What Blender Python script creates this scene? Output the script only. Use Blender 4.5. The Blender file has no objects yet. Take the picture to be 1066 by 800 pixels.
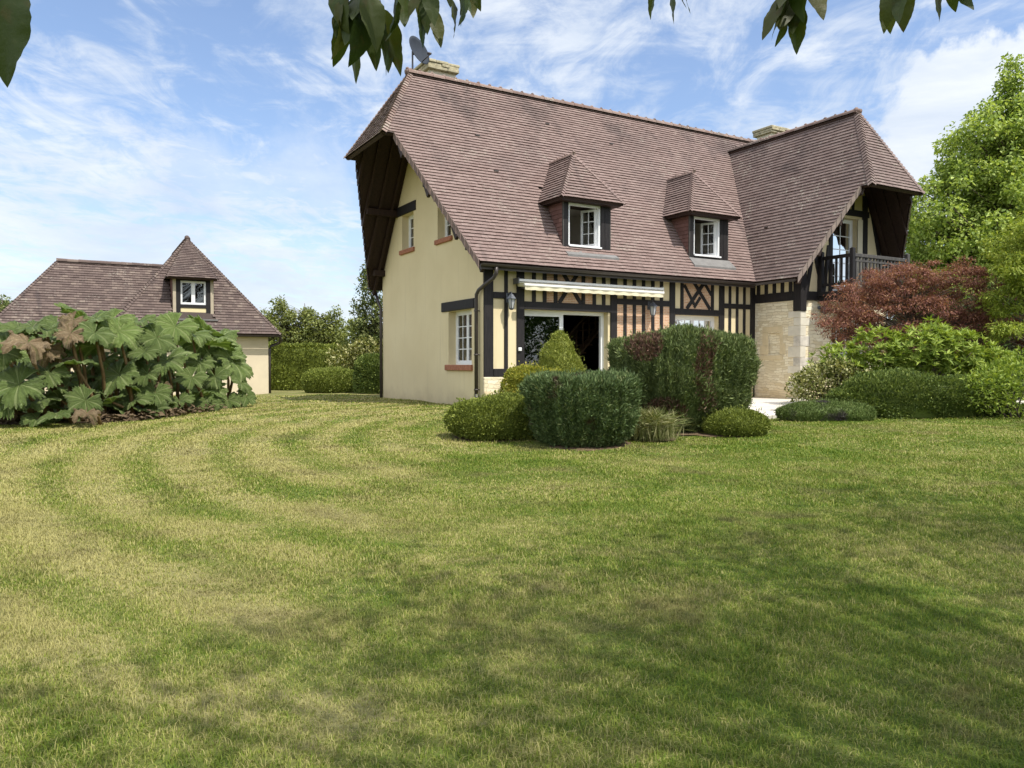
import bpy, math, random
import numpy as np
from mathutils import Vector, Matrix
from mathutils.geometry import tessellate_polygon

R_ = math.radians
random.seed(7)
rng = np.random.default_rng(11)
scene = bpy.context.scene
COL = scene.collection

# ---------------------------------------------------------------- camera, sky, sun, exposure
CAM_Z = 1.55
PITCH = 1.525
FPX = 802.65                      # focal length in photo pixels (1066 wide)
cam_d = bpy.data.cameras.new('camera')
cam_d.sensor_fit = 'HORIZONTAL'
cam_d.sensor_width = 36.0
cam_d.lens = FPX / 1066.0 * 36.0
cam_d.clip_start = 0.05
cam_d.clip_end = 3000.0
cam = bpy.data.objects.new('camera', cam_d)
COL.objects.link(cam)
cam.location = (0, 0, CAM_Z)
cam.rotation_euler = (R_(90 - PITCH), 0, 0)
scene.camera = cam

SUN_EL, SUN_AZ = 60.0, -43.0      # azimuth counter-clockwise from +X
sun_d = bpy.data.lights.new('sun', 'SUN')
sun_d.energy = 3.6
sun_d.angle = R_(0.6)
sun_d.color = (1.0, 0.95, 0.86)
sun = bpy.data.objects.new('sun', sun_d)
COL.objects.link(sun)
sv = Vector((math.cos(R_(SUN_AZ)) * math.cos(R_(SUN_EL)), math.sin(R_(SUN_AZ)) * math.cos(R_(SUN_EL)), math.sin(R_(SUN_EL))))
sun.rotation_euler = sv.to_track_quat('Z', 'Y').to_euler()
sun.location = sv * 60

scene.view_settings.view_transform = 'Standard'
scene.view_settings.look = 'None'
scene.view_settings.exposure = 0.62
scene.view_settings.gamma = 1.0
scene.view_settings.use_curve_mapping = False
scene.cycles.max_bounces = 8
scene.cycles.transparent_max_bounces = 6
scene.cycles.caustics_reflective = False
scene.cycles.caustics_refractive = False


class NT:
    """small wrapper that makes shader graphs short to write"""
    def __init__(self, tree):
        self.t = tree
        self.n = tree.nodes
        self.l = tree.links

    def node(self, typ, **kw):
        nd = self.n.new(typ)
        for k, v in kw.items():
            setattr(nd, k, v)
        return nd

    def put(self, sock, v):
        if v is None:
            return
        if isinstance(v, bpy.types.NodeSocket):
            self.l.new(v, sock)
        elif isinstance(v, (tuple, list)) and sock.type == 'RGBA' and len(v) == 3:
            sock.default_value = (*v, 1.0)
        else:
            sock.default_value = v

    def math(self, op, a, b=None, c=None, clamp=False):
        nd = self.node('ShaderNodeMath', operation=op, use_clamp=clamp)
        self.put(nd.inputs[0], a)
        self.put(nd.inputs[1], b)
        self.put(nd.inputs[2], c)
        return nd.outputs[0]

    def vmath(self, op, a, b=None):
        nd = self.node('ShaderNodeVectorMath', operation=op)
        self.put(nd.inputs[0], a)
        if b is not None:
            self.put(nd.inputs[1], b)
        return nd.outputs['Value'] if op in ('LENGTH', 'DOT_PRODUCT', 'DISTANCE') else nd.outputs[0]

    def noise(self, vec, scale, detail=4.0, rough=0.55, dist=0.0):
        nd = self.node('ShaderNodeTexNoise')
        self.put(nd.inputs['Vector'], vec)
        nd.inputs['Scale'].default_value = scale
        nd.inputs['Detail'].default_value = detail
        nd.inputs['Roughness'].default_value = rough
        nd.inputs['Distortion'].default_value = dist
        return nd.outputs['Fac']

    def ramp(self, fac, stops, interp='LINEAR'):
        nd = self.node('ShaderNodeValToRGB')
        cr = nd.color_ramp
        cr.interpolation = interp
        while len(cr.elements) < len(stops):
            cr.elements.new(0.5)
        for e, (p, c) in zip(cr.elements, stops):
            e.position = p
            c = (c, c, c) if isinstance(c, (int, float)) else c
            e.color = (*c, 1.0)
        self.put(nd.inputs[0], fac)
        return nd.outputs[0]

    def mix(self, fac, a, b, blend='MIX'):
        nd = self.node('ShaderNodeMix', data_type='RGBA', blend_type=blend)
        self.put(nd.inputs['Factor'], fac)
        self.put(nd.inputs['A'], None)
        self.put(nd.inputs[6], a)
        self.put(nd.inputs[7], b)
        return nd.outputs[2]

    def mapping(self, vec, scale=(1, 1, 1), rot=(0, 0, 0), loc=(0, 0, 0)):
        nd = self.node('ShaderNodeMapping')
        self.put(nd.inputs['Vector'], vec)
        nd.inputs['Scale'].default_value = scale
        nd.inputs['Rotation'].default_value = rot
        nd.inputs['Location'].default_value = loc
        return nd.outputs[0]

    def bump(self, h, strength=0.3, dist=0.02):
        nd = self.node('ShaderNodeBump')
        nd.inputs['Strength'].default_value = strength
        nd.inputs['Distance'].default_value = dist
        self.put(nd.inputs['Height'], h)
        return nd.outputs[0]

    def smooth(self, v, lo, hi):
        nd = self.node('ShaderNodeMapRange', interpolation_type='SMOOTHSTEP')
        self.put(nd.inputs['Value'], v)
        nd.inputs['From Min'].default_value = lo
        nd.inputs['From Max'].default_value = hi
        return nd.outputs[0]


# ---- sky: Nishita with high thin cloud and one bank of cumulus, all by direction
world = bpy.data.worlds.new('World')
scene.world = world
world.use_nodes = True
w = NT(world.node_tree)
w.n.clear()
sky = w.node('ShaderNodeTexSky', sky_type='NISHITA')
sky.sun_disc = False
sky.sun_elevation = R_(SUN_EL)
sky.sun_rotation = R_(90 - SUN_AZ)
sky.air_density = 1.0
sky.dust_density = 1.1
sky.ozone_density = 2.2
tc = w.node('ShaderNodeTexCoord')
gdir = tc.outputs['Generated']
sep = w.node('ShaderNodeSeparateXYZ')
w.put(sep.inputs[0], gdir)
dx, dy, dz = sep.outputs
den = w.math('ADD', w.math('MAXIMUM', dz, 0.0), 0.07)
comb = w.node('ShaderNodeCombineXYZ')
w.put(comb.inputs[0], w.math('DIVIDE', dx, den))
w.put(comb.inputs[1], w.math('DIVIDE', dy, den))
cp = comb.outputs[0]                                   # point on the cloud layer
azim = w.math('ARCTAN2', dx, dy)                       # 0 straight ahead (+Y), positive to the right
elev = w.math('ARCSINE', dz)
# thin rippled high cloud, thicker to the left and towards the horizon
rot = w.mapping(cp, scale=(1.0, 0.42, 1.0), rot=(0, 0, R_(32)))
big = w.noise(w.mapping(rot, loc=(3.1, 1.7, 0)), 0.62, 7.0, 0.60, 0.5)
fine = w.noise(w.mapping(cp, scale=(1.0, 0.55, 1), rot=(0, 0, R_(-24)), loc=(7.3, 2.2, 0)), 5.2, 7.0, 0.66, 0.7)
wav = w.noise(w.mapping(cp, scale=(0.7, 2.2, 1), rot=(0, 0, R_(20))), 2.0, 5.0, 0.6, 1.0)
left = w.smooth(azim, 0.42, -0.22)
low = w.smooth(elev, 0.40, 0.03)
dens = w.math('ADD', w.math('MULTIPLY', big, 1.0), w.math('MULTIPLY', fine, 0.80))
dens = w.math('ADD', dens, w.math('MULTIPLY', wav, 0.30))
dens = w.math('ADD', dens, w.math('MULTIPLY', left, 0.13))
dens = w.math('ADD', dens, w.math('MULTIPLY', low, 0.10))
thin = w.math('MULTIPLY', w.smooth(dens, 1.00, 1.33), 0.88)
# horizon veil
veil = w.math('MULTIPLY', w.smooth(elev, 0.26, 0.0), 0.55)
# cumulus bank to the right of the wing
ex = w.math('DIVIDE', w.math('SUBTRACT', azim, 0.58), 0.26)
ey = w.math('DIVIDE', w.math('SUBTRACT', elev, 0.245), 0.125)
rr = w.math('SQRT', w.math('ADD', w.math('MULTIPLY', ex, ex), w.math('MULTIPLY', ey, ey)))
cn = w.noise(w.mapping(gdir, loc=(4.0, 0, 1.0)), 9.0, 8.0, 0.60, 0.3)
cum = w.smooth(w.math('ADD', w.math('MULTIPLY', rr, -0.60), w.math('MULTIPLY', cn, 1.15)), -0.02, 0.14)
# second, softer bank low on the left
ex2 = w.math('DIVIDE', w.math('SUBTRACT', azim, -0.42), 0.34)
ey2 = w.math('DIVIDE', w.math('SUBTRACT', elev, 0.22), 0.075)
rr2 = w.math('SQRT', w.math('ADD', w.math('MULTIPLY', ex2, ex2), w.math('MULTIPLY', ey2, ey2)))
cum2 = w.math('MULTIPLY', w.smooth(w.math('ADD', w.math('MULTIPLY', rr2, -0.5), w.math('MULTIPLY', cn, 1.1)), 0.0, 0.45), 0.55)
thin = w.math('ADD', w.math('MULTIPLY', thin, 0.93), 0.05)
mask = w.math('MAXIMUM', w.math('MAXIMUM', thin, veil), w.math('MAXIMUM', cum, cum2))
mask = w.math('MULTIPLY', mask, w.smooth(dz, -0.02, 0.01))
shade = w.noise(w.mapping(gdir, loc=(1.0, 5.0, 2.0), scale=(1, 1, 2.6)), 4.6, 7.0, 0.62, 0.4)
ccol = w.ramp(shade, [(0.32, (3.05, 3.5, 4.2)), (0.60, (4.15, 4.4, 4.7))])
ccol = w.mix(w.math('MULTIPLY', w.smooth(elev, 0.12, 0.0), 0.35), ccol, (3.2, 3.7, 4.35))
bluer = w.mix(1.0, sky.outputs[0], (0.90, 0.90, 0.93), 'MULTIPLY')
# bright cloud added overhead and behind the camera, out of view, as fill light
behind = w.math('MAXIMUM', w.smooth(dy, 0.25, -0.35), w.smooth(elev, 0.62, 1.0))
cb = w.noise(w.mapping(gdir, loc=(9.0, 2.0, 4.0)), 2.1, 5.0, 0.6, 0.3)
cbm = w.math('MULTIPLY', w.math('MULTIPLY', behind, w.smooth(cb, 0.36, 0.56)), w.smooth(dz, 0.0, 0.12))
skyc = w.mix(mask, bluer, ccol)
skyc = w.mix(w.math('MULTIPLY', cbm, 0.85), skyc, (7.4, 7.5, 7.6))
bg = w.node('ShaderNodeBackground')
w.put(bg.inputs['Color'], skyc)
bg.inputs['Strength'].default_value = 0.148
wo = w.node('ShaderNodeOutputWorld')
w.l.new(bg.outputs[0], wo.inputs[0])


# ---------------------------------------------------------------- helpers
def tag(o, label=None, cat=None, group=None, kind=None):
    if label: o['label'] = label
    if cat: o['category'] = cat
    if group: o['group'] = group
    if kind: o['kind'] = kind
    return o


def empty(name, loc, rz=0.0, label=None, cat=None, group=None):
    o = bpy.data.objects.new(name, None)
    COL.objects.link(o)
    o.empty_display_size = 0.3
    o.location = loc
    o.rotation_euler = (0, 0, rz)
    return tag(o, label, cat, group)


def link(name, me, mats, parent=None):
    for m in (mats if isinstance(mats, (list, tuple)) else [mats]):
        me.materials.append(m)
    o = bpy.data.objects.new(name, me)
    COL.objects.link(o)
    if parent is not None:
        o.parent = parent
    return o


class MB:
    """collects polygons, boxes, tubes and prisms into one mesh"""
    def __init__(self, dz=0.0):
        self.v, self.f, self.m, self.s = [], [], [], []
        self.dz = dz

    def poly(self, pts, mi=0, sm=False):
        b = len(self.v)
        self.v += [(p[0], p[1], p[2] + self.dz) for p in pts]
        self.f.append(tuple(range(b, b + len(pts))))
        self.m.append(mi); self.s.append(sm)

    def mesh(self, vs, fs, mi=0, sm=False):
        b = len(self.v)
        self.v += [(p[0], p[1], p[2] + self.dz) for p in vs]
        for f in fs:
            self.f.append(tuple(b + i for i in f)); self.m.append(mi); self.s.append(sm)

    def box(self, x0, x1, y0, y1, z0, z1, mi=0, bev=0.0):
        if bev <= 0:
            vs = [(x0, y0, z0), (x1, y0, z0), (x1, y1, z0), (x0, y1, z0), (x0, y0, z1), (x1, y0, z1), (x1, y1, z1), (x0, y1, z1)]
            self.mesh(vs, [(0, 3, 2, 1), (4, 5, 6, 7), (0, 1, 5, 4), (1, 2, 6, 5), (2, 3, 7, 6), (3, 0, 4, 7)], mi)
            return
        b = min(bev, (x1 - x0) * .45, (y1 - y0) * .45, (z1 - z0) * .45)
        # bevelled along all edges: three nested rectangles per end
        def ring(z, d): return [(x0 + d, y0 + b, z), (x0 + b, y0 + d, z), (x1 - b, y0 + d, z), (x1 - d, y0 + b, z), (x1 - d, y1 - b, z), (x1 - b, y1 - d, z), (x0 + b, y1 - d, z), (x0 + d, y1 - b, z)]
        rs = [[(x0 + b, y0 + b, z0)] * 0 + ring(z0, b), ring(z0 + b, 0), ring(z1 - b, 0), ring(z1, b)]
        vs = [p for r in rs for p in r]
        fs = [tuple(range(7, -1, -1)), tuple(range(24, 32))]
        for k in range(3):
            for i in range(8):
                j = (i + 1) % 8
                fs.append((k * 8 + i, k * 8 + j, (k + 1) * 8 + j, (k + 1) * 8 + i))
        self.mesh(vs, fs, mi)

    def beam(self, p0, p1, wid, dep, up=(0, 0, 1), mi=0):
        """rectangular bar from p0 to p1, wid along up-cross, dep along the other axis"""
        a, b = Vector(p0), Vector(p1)
        d = (b - a).normalized()
        s = d.cross(Vector(up))
        if s.length < 1e-5: s = d.cross(Vector((1, 0, 0)))
        s.normalize(); t = s.cross(d).normalized()
        vs = []
        for c in (a, b):
            for i, j in ((-1, -1), (1, -1), (1, 1), (-1, 1)):
                vs.append(tuple(c + s * (wid / 2 * i) + t * (dep / 2 * j)))
        self.mesh(vs, [(0, 3, 2, 1), (4, 5, 6, 7), (0, 1, 5, 4), (1, 2, 6, 5), (2, 3, 7, 6), (3, 0, 4, 7)], mi)

    def tube(self, pts, rads, n=10, mi=0, cap=True):
        pts = [Vector(p) for p in pts]
        if isinstance(rads, (int, float)): rads = [rads] * len(pts)
        vs, fs = [], []
        ref = Vector((0.31, 0.17, 0.93))
        for i, p in enumerate(pts):
            d = (pts[min(i + 1, len(pts) - 1)] - pts[max(i - 1, 0)]).normalized()
            s = d.cross(ref)
            if s.length < 1e-4: s = d.cross(Vector((1, 0, 0)))
            s.normalize(); t = d.cross(s)
            for k in range(n):
                a = 2 * math.pi * k / n
                vs.append(tuple(p + (s * math.cos(a) + t * math.sin(a)) * rads[i]))
        for i in range(len(pts) - 1):
            for k in range(n):
                q = (k + 1) % n
                fs.append((i * n + k, i * n + q, (i + 1) * n + q, (i + 1) * n + k))
        if cap:
            fs.append(tuple(range(n - 1, -1, -1)))
            fs.append(tuple(range((len(pts) - 1) * n, len(pts) * n)))
        self.mesh(vs, fs, mi, True)

    def lathe(self, c, prof, n=20, mi=0, sm=True):
        vs, fs = [], []
        for r, z in prof:
            for k in range(n):
                a = 2 * math.pi * k / n
                vs.append((c[0] + r * math.cos(a), c[1] + r * math.sin(a), c[2] + z))
        for i in range(len(prof) - 1):
            for k in range(n):
                q = (k + 1) % n
                fs.append((i * n + k, i * n + q, (i + 1) * n + q, (i + 1) * n + k))
        fs.append(tuple(range(n - 1, -1, -1)))
        fs.append(tuple(range((len(prof) - 1) * n, len(prof) * n)))
        self.mesh(vs, fs, mi, sm)

    def slab(self, poly, nrm, t, mi=0):
        """closed plate: polygon as top face, thickness t downwards along nrm"""
        nrm = Vector(nrm)
        top = [Vector(p) for p in poly]
        bot = [p - nrm * t for p in top]
        k = len(top)
        vs = [tuple(p) for p in top + bot]
        fs = [tuple(range(k)), tuple(range(2 * k - 1, k - 1, -1))]
        for i in range(k):
            j = (i + 1) % k
            fs.append((i, i + k, j + k, j))
        self.mesh(vs, fs, mi)

    def build(self, name, mat, parent=None):
        me = bpy.data.meshes.new(name)
        me.from_pydata(self.v, [], self.f)
        me.polygons.foreach_set('material_index', self.m)
        me.polygons.foreach_set('use_smooth', self.s)
        me.update()
        return link(name, me, mat, parent)


def np_mesh(name, verts, loops_per_face, faces, mats, parent=None, smooth=False):
    """fast mesh from numpy: faces is (F, k) int array"""
    me = bpy.data.meshes.new(name)
    F, k = faces.shape
    me.vertices.add(len(verts)); me.loops.add(F * k); me.polygons.add(F)
    me.vertices.foreach_set('co', np.ascontiguousarray(verts, dtype=np.float32).ravel())
    me.loops.foreach_set('vertex_index', np.ascontiguousarray(faces, dtype=np.int32).ravel())
    me.polygons.foreach_set('loop_start', np.arange(0, F * k, k, dtype=np.int32))
    if smooth:
        me.polygons.foreach_set('use_smooth', np.ones(F, dtype=bool))
    me.update(calc_edges=True)
    return link(name, me, mats, parent)


def norm(a):
    return a / np.maximum(np.linalg.norm(a, axis=-1, keepdims=True), 1e-9)


def leaves(name, P, D, N, L, W, mat, parent=None, fold=0.25):
    """every leaf a small folded blade of its own: base, two sides, tip"""
    n = len(P)
    D = norm(D); S = norm(np.cross(D, N)); N = norm(np.cross(S, D))
    L = np.broadcast_to(L, (n,))[:, None]; W = np.broadcast_to(W, (n,))[:, None]
    v = np.empty((n, 4, 3))
    v[:, 0] = P
    v[:, 1] = P + D * L * 0.45 + S * W * 0.5 + N * W * fold
    v[:, 2] = P + D * L
    v[:, 3] = P + D * L * 0.45 - S * W * 0.5 + N * W * fold
    i = np.arange(n)[:, None] * 4
    tri = np.concatenate([i + [0, 1, 2], i + [0, 2, 3]], axis=1).reshape(-1, 3)
    return np_mesh(name, v.reshape(-1, 3), 3, tri, mat, parent)


def rand_dir(n):
    return norm(rng.normal(size=(n, 3)))


def terr(x, y):
    """height of the lawn: a gentle rise from the camera to the houses"""
    t = np.asarray(y, dtype=float) / 15.0
    h = 0.55 * (1 - np.log1p(np.exp(np.clip(-(t - 1) * 8, -40, 40))) / 8)
    h = np.maximum(h, -0.25)
    far = np.clip((np.asarray(y, dtype=float) - 22) / 10, 0, 1)
    lft = np.clip((-np.asarray(x, dtype=float) - 4) / 5, 0, 1)
    return h - 0.13 * far * lft


def at(px, py, Y):
    """world point seen at photo pixel (px, py) at distance Y ahead"""
    u, v_ = (px - 533) / FPX, (400 - py) / FPX
    c, s = math.cos(R_(PITCH)), math.sin(R_(PITCH))
    d = Vector((u, c + v_ * s, v_ * c - s))
    t = Y / d.y
    return Vector((d.x * t, Y, CAM_Z + d.z * t))


# ---------------------------------------------------------------- materials
def mat(name):
    m = bpy.data.materials.new(name)
    m.use_nodes = True
    g = NT(m.node_tree)
    b = g.n['Principled BSDF']
    return m, g, b


def pos_obj(g):
    return g.node('ShaderNodeTexCoord').outputs['Object']


def pos_w(g):
    return g.node('ShaderNodeNewGeometry').outputs['Position']


def island(g):
    return g.node('ShaderNodeNewGeometry').outputs['Random Per Island']


def simple(name, col, rough=0.6, var=0.12, scale=6.0, bump=0.0, spec=0.4, metal=0.0):
    m, g, b = mat(name)
    p = pos_obj(g)
    n1 = g.noise(p, scale, 6, 0.6)
    lo = tuple(c * (1 - var) for c in col); hi = tuple(min(1, c * (1 + var)) for c in col)
    g.put(b.inputs['Base Color'], g.ramp(n1, [(0.3, lo), (0.7, hi)]))
    b.inputs['Roughness'].default_value = rough
    b.inputs['Specular IOR Level'].default_value = spec
    b.inputs['Metallic'].default_value = metal
    if bump:
        g.put(b.inputs['Normal'], g.bump(g.noise(p, scale * 8, 5, 0.6), bump, 0.01))
    return m


def m_render():
    m, g, b = mat('cream_render')
    p = pos_obj(g)
    n1 = g.noise(p, 0.7, 6, 0.6); n2 = g.noise(p, 60, 3, 0.6)
    st = g.noise(g.mapping(p, scale=(3.2, 3.2, 0.22)), 1.6, 6, 0.62)
    c = g.ramp(n1, [(0.30, (0.66, 0.555, 0.345)), (0.70, (0.73, 0.625, 0.405))])
    c = g.mix(g.math('MULTIPLY', g.smooth(st, 0.53, 0.75), 0.45), c, (0.56, 0.47, 0.30))
    sp = g.node('ShaderNodeSeparateXYZ'); g.put(sp.inputs[0], p)
    splash = g.math('ADD', sp.outputs[2], g.math('MULTIPLY', g.noise(p, 2.4, 5, 0.6), 0.8))
    c = g.mix(g.math('MULTIPLY', g.smooth(splash, 0.85, 0.25), 0.65), c, (0.47, 0.38, 0.24))
    g.put(b.inputs['Base Color'], c)
    b.inputs['Roughness'].default_value = 0.92
    b.inputs['Specular IOR Level'].default_value = 0.15
    g.put(b.inputs['Normal'], g.bump(n2, 0.22, 0.006))
    return m


def m_timber(name, col, hi):
    m, g, b = mat(name)
    p = pos_obj(g)
    n = g.noise(g.mapping(p, scale=(14, 14, 1.6)), 2.2, 6, 0.65)
    g.put(b.inputs['Base Color'], g.ramp(n, [(0.35, col), (0.72, hi)]))
    b.inputs['Roughness'].default_value = 0.62
    b.inputs['Specular IOR Level'].default_value = 0.3
    g.put(b.inputs['Normal'], g.bump(n, 0.35, 0.01))
    return m


def m_tiles(name, stops, dark, bleach, moss=0.0):
    """each tile is an island with a tone of its own; weather stains and darker patches run over many tiles"""
    m, g, b = mat(name)
    p = pos_obj(g)
    r = island(g)
    c = g.ramp(r, stops)
    st = g.noise(p, 0.55, 6, 0.62, 0.4)
    c = g.mix(g.math('MULTIPLY', g.smooth(st, 0.52, 0.74), 0.50), c, dark)
    sk = g.noise(g.mapping(p, loc=(2.3, 6, 1), scale=(1.9, 0.42, 0.42)), 0.9, 6, 0.6, 0.3)
    c = g.mix(g.math('MULTIPLY', g.smooth(sk, 0.60, 0.74), 0.62), c, tuple(v * 0.75 for v in dark))
    hz = g.node('ShaderNodeSeparateXYZ'); g.put(hz.inputs[0], p)
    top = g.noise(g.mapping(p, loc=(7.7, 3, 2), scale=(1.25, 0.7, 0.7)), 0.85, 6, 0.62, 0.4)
    c = g.mix(g.math('MULTIPLY', g.math('MULTIPLY', g.smooth(top, 0.50, 0.66), g.smooth(hz.outputs[2], 5.4, 8.0)), 0.60), c, tuple(v * 0.8 for v in dark))  # darker blotches, stronger towards the top of the roof
    wr = g.noise(g.mapping(p, loc=(3, 9, 4)), 0.8, 7, 0.65)
    c = g.mix(g.math('MULTIPLY', g.smooth(wr, 0.55, 0.78), 0.40), c, bleach)
    sp = g.noise(p, 38, 3, 0.6)
    c = g.mix(g.math('MULTIPLY', g.smooth(sp, 0.62, 0.74), 0.35), c, bleach)
    if moss:
        ms = g.math('MULTIPLY', g.noise(g.mapping(p, loc=(8, 1, 2)), 1.3, 7, 0.7), g.noise(p, 17, 3, 0.6))
        c = g.mix(g.math('MULTIPLY', g.smooth(ms, 0.30, 0.42), moss), c, (0.42, 0.40, 0.33))
    g.put(b.inputs['Base Color'], c)
    b.inputs['Roughness'].default_value = 0.82
    b.inputs['Specular IOR Level'].default_value = 0.25
    g.put(b.inputs['Normal'], g.bump(g.noise(p, 70, 4, 0.6), 0.25, 0.006))
    return m


def m_stone(name, scale=1.0, tone=1.0, wall_axis='x'):
    """coursed rubble limestone: uneven blocks, thin joints, ochre foot"""
    m, g, b = mat(name)
    p = pos_obj(g)
    sp = g.node('ShaderNodeSeparateXYZ'); g.put(sp.inputs[0], p)
    run = g.math('ADD', sp.outputs[0], sp.outputs[1])
    wob = g.noise(p, 2.6, 3, 0.5)
    wob2 = g.noise(g.mapping(p, loc=(5, 2, 7)), 9.0, 3, 0.5)
    zz = g.math('ADD', sp.outputs[2], g.math('ADD', g.math('MULTIPLY', wob, 0.16), g.math('MULTIPLY', wob2, 0.05)))
    uu = g.math('ADD', run, g.math('ADD', g.math('MULTIPLY', wob, 0.5), g.math('MULTIPLY', wob2, 0.10)))
    cv = g.node('ShaderNodeCombineXYZ'); g.put(cv.inputs[0], uu); g.put(cv.inputs[1], zz)
    br = g.node('ShaderNodeTexBrick')
    g.put(br.inputs['Vector'], cv.outputs[0])
    br.inputs['Scale'].default_value = 1.0
    br.inputs['Brick Width'].default_value = 0.23 * scale
    br.inputs['Row Height'].default_value = 0.072 * scale
    br.inputs['Mortar Size'].default_value = 0.006
    br.inputs['Mortar Smooth'].default_value = 0.6
    br.inputs['Bias'].default_value = 0.0
    br.offset_frequency = 2
    br.squash = 0.75; br.squash_frequency = 3
    br.inputs['Color1'].default_value = (0.0, 0.0, 0.0, 1)
    br.inputs['Color2'].default_value = (1.0, 1.0, 1.0, 1)
    br.inputs['Mortar'].default_value = (0.5, 0.5, 0.5, 1)
    t = tone
    c = g.ramp(br.outputs['Color'], [(0.0, (0.56 * t, 0.48 * t, 0.32 * t)), (0.5, (0.68 * t, 0.60 * t, 0.43 * t)), (1.0, (0.76 * t, 0.70 * t, 0.54 * t))])
    n1 = g.noise(p, 1.4, 6, 0.65)
    c = g.mix(g.math('MULTIPLY', g.smooth(n1, 0.45, 0.72), 0.45), c, (0.60 * t, 0.56 * t, 0.47 * t))
    n3 = g.noise(p, 6.0, 5, 0.6)
    c = g.mix(g.math('MULTIPLY', g.smooth(n3, 0.60, 0.74), 0.45), c, (0.36 * t, 0.29 * t, 0.19 * t))
    c = g.mix(g.math('MULTIPLY', g.smooth(sp.outputs[2], 0.75, 0.0), 0.45), c, (0.58 * t, 0.42 * t, 0.22 * t))
    c = g.mix(g.math('MULTIPLY', br.outputs['Fac'], 0.6), c, (0.46 * t, 0.37 * t, 0.24 * t))
    g.put(b.inputs['Base Color'], c)
    b.inputs['Roughness'].default_value = 0.93
    b.inputs['Specular IOR Level'].default_value = 0.15
    h = g.math('ADD', g.math('MULTIPLY', br.outputs['Fac'], -1.0), g.math('MULTIPLY', n3, 0.8))
    g.put(b.inputs['Normal'], g.bump(h, 0.75, 0.02))
    return m


def m_brick():
    m, g, b = mat('pink_brick')
    p = pos_obj(g)
    sp = g.node('ShaderNodeSeparateXYZ'); g.put(sp.inputs[0], p)
    cv = g.node('ShaderNodeCombineXYZ'); g.put(cv.inputs[0], g.math('ADD', sp.outputs[0], sp.outputs[1])); g.put(cv.inputs[1], sp.outputs[2])
    br = g.node('ShaderNodeTexBrick')
    g.put(br.inputs['Vector'], cv.outputs[0])
    br.inputs['Scale'].default_value = 1.0
    br.inputs['Brick Width'].default_value = 0.17; br.inputs['Row Height'].default_value = 0.042
    br.inputs['Mortar Size'].default_value = 0.007
    br.inputs['Color1'].default_value = (0.47, 0.24, 0.14, 1); br.inputs['Color2'].default_value = (0.60, 0.35, 0.21, 1)
    br.inputs['Mortar'].default_value = (0.60, 0.50, 0.36, 1)
    n = g.noise(p, 9, 5, 0.6)
    g.put(b.inputs['Base Color'], g.mix(g.math('MULTIPLY', g.smooth(n, 0.5, 0.7), 0.4), br.outputs['Color'], (0.62, 0.42, 0.27)))
    b.inputs['Roughness'].default_value = 0.9
    g.put(b.inputs['Normal'], g.bump(g.math('MULTIPLY', br.outputs['Fac'], -1.0), 0.5, 0.01))
    return m


def m_foliage(name, stops, trans=0.30, rough=0.6, spec=0.25, patch=None, pscale=1.5, plo=0.52, phi=0.66, k=1.45):
    """leaf tones vary leaf by leaf; optional patches of another kind of leaf"""
    m, g, b = mat(name)
    r = island(g)
    stops = [(p_, tuple(min(0.8, v * k) for v in c_)) for p_, c_ in stops]
    c = g.ramp(r, stops)
    if patch:
        n = g.noise(pos_w(g), pscale, 4, 0.6)
        c = g.mix(g.smooth(n, plo, phi), c, patch)
    g.put(b.inputs['Base Color'], c)
    b.inputs['Roughness'].default_value = rough
    b.inputs['Specular IOR Level'].default_value = spec
    if trans > 0:
        tr = g.node('ShaderNodeBsdfTranslucent')
        tcol = g.mix(1.0, c, (1.25, 1.22, 0.60), 'MULTIPLY')
        g.put(tr.inputs['Color'], tcol)
        mx = g.node('ShaderNodeMixShader')
        mx.inputs[0].default_value = trans
        g.l.new(b.outputs[0], mx.inputs[1]); g.l.new(tr.outputs[0], mx.inputs[2])
        g.l.new(mx.outputs[0], g.n['Material Output'].inputs[0])
    return m


MOW_C = (2.6, 12.6)               # the mower circled the bed of bushes


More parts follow.
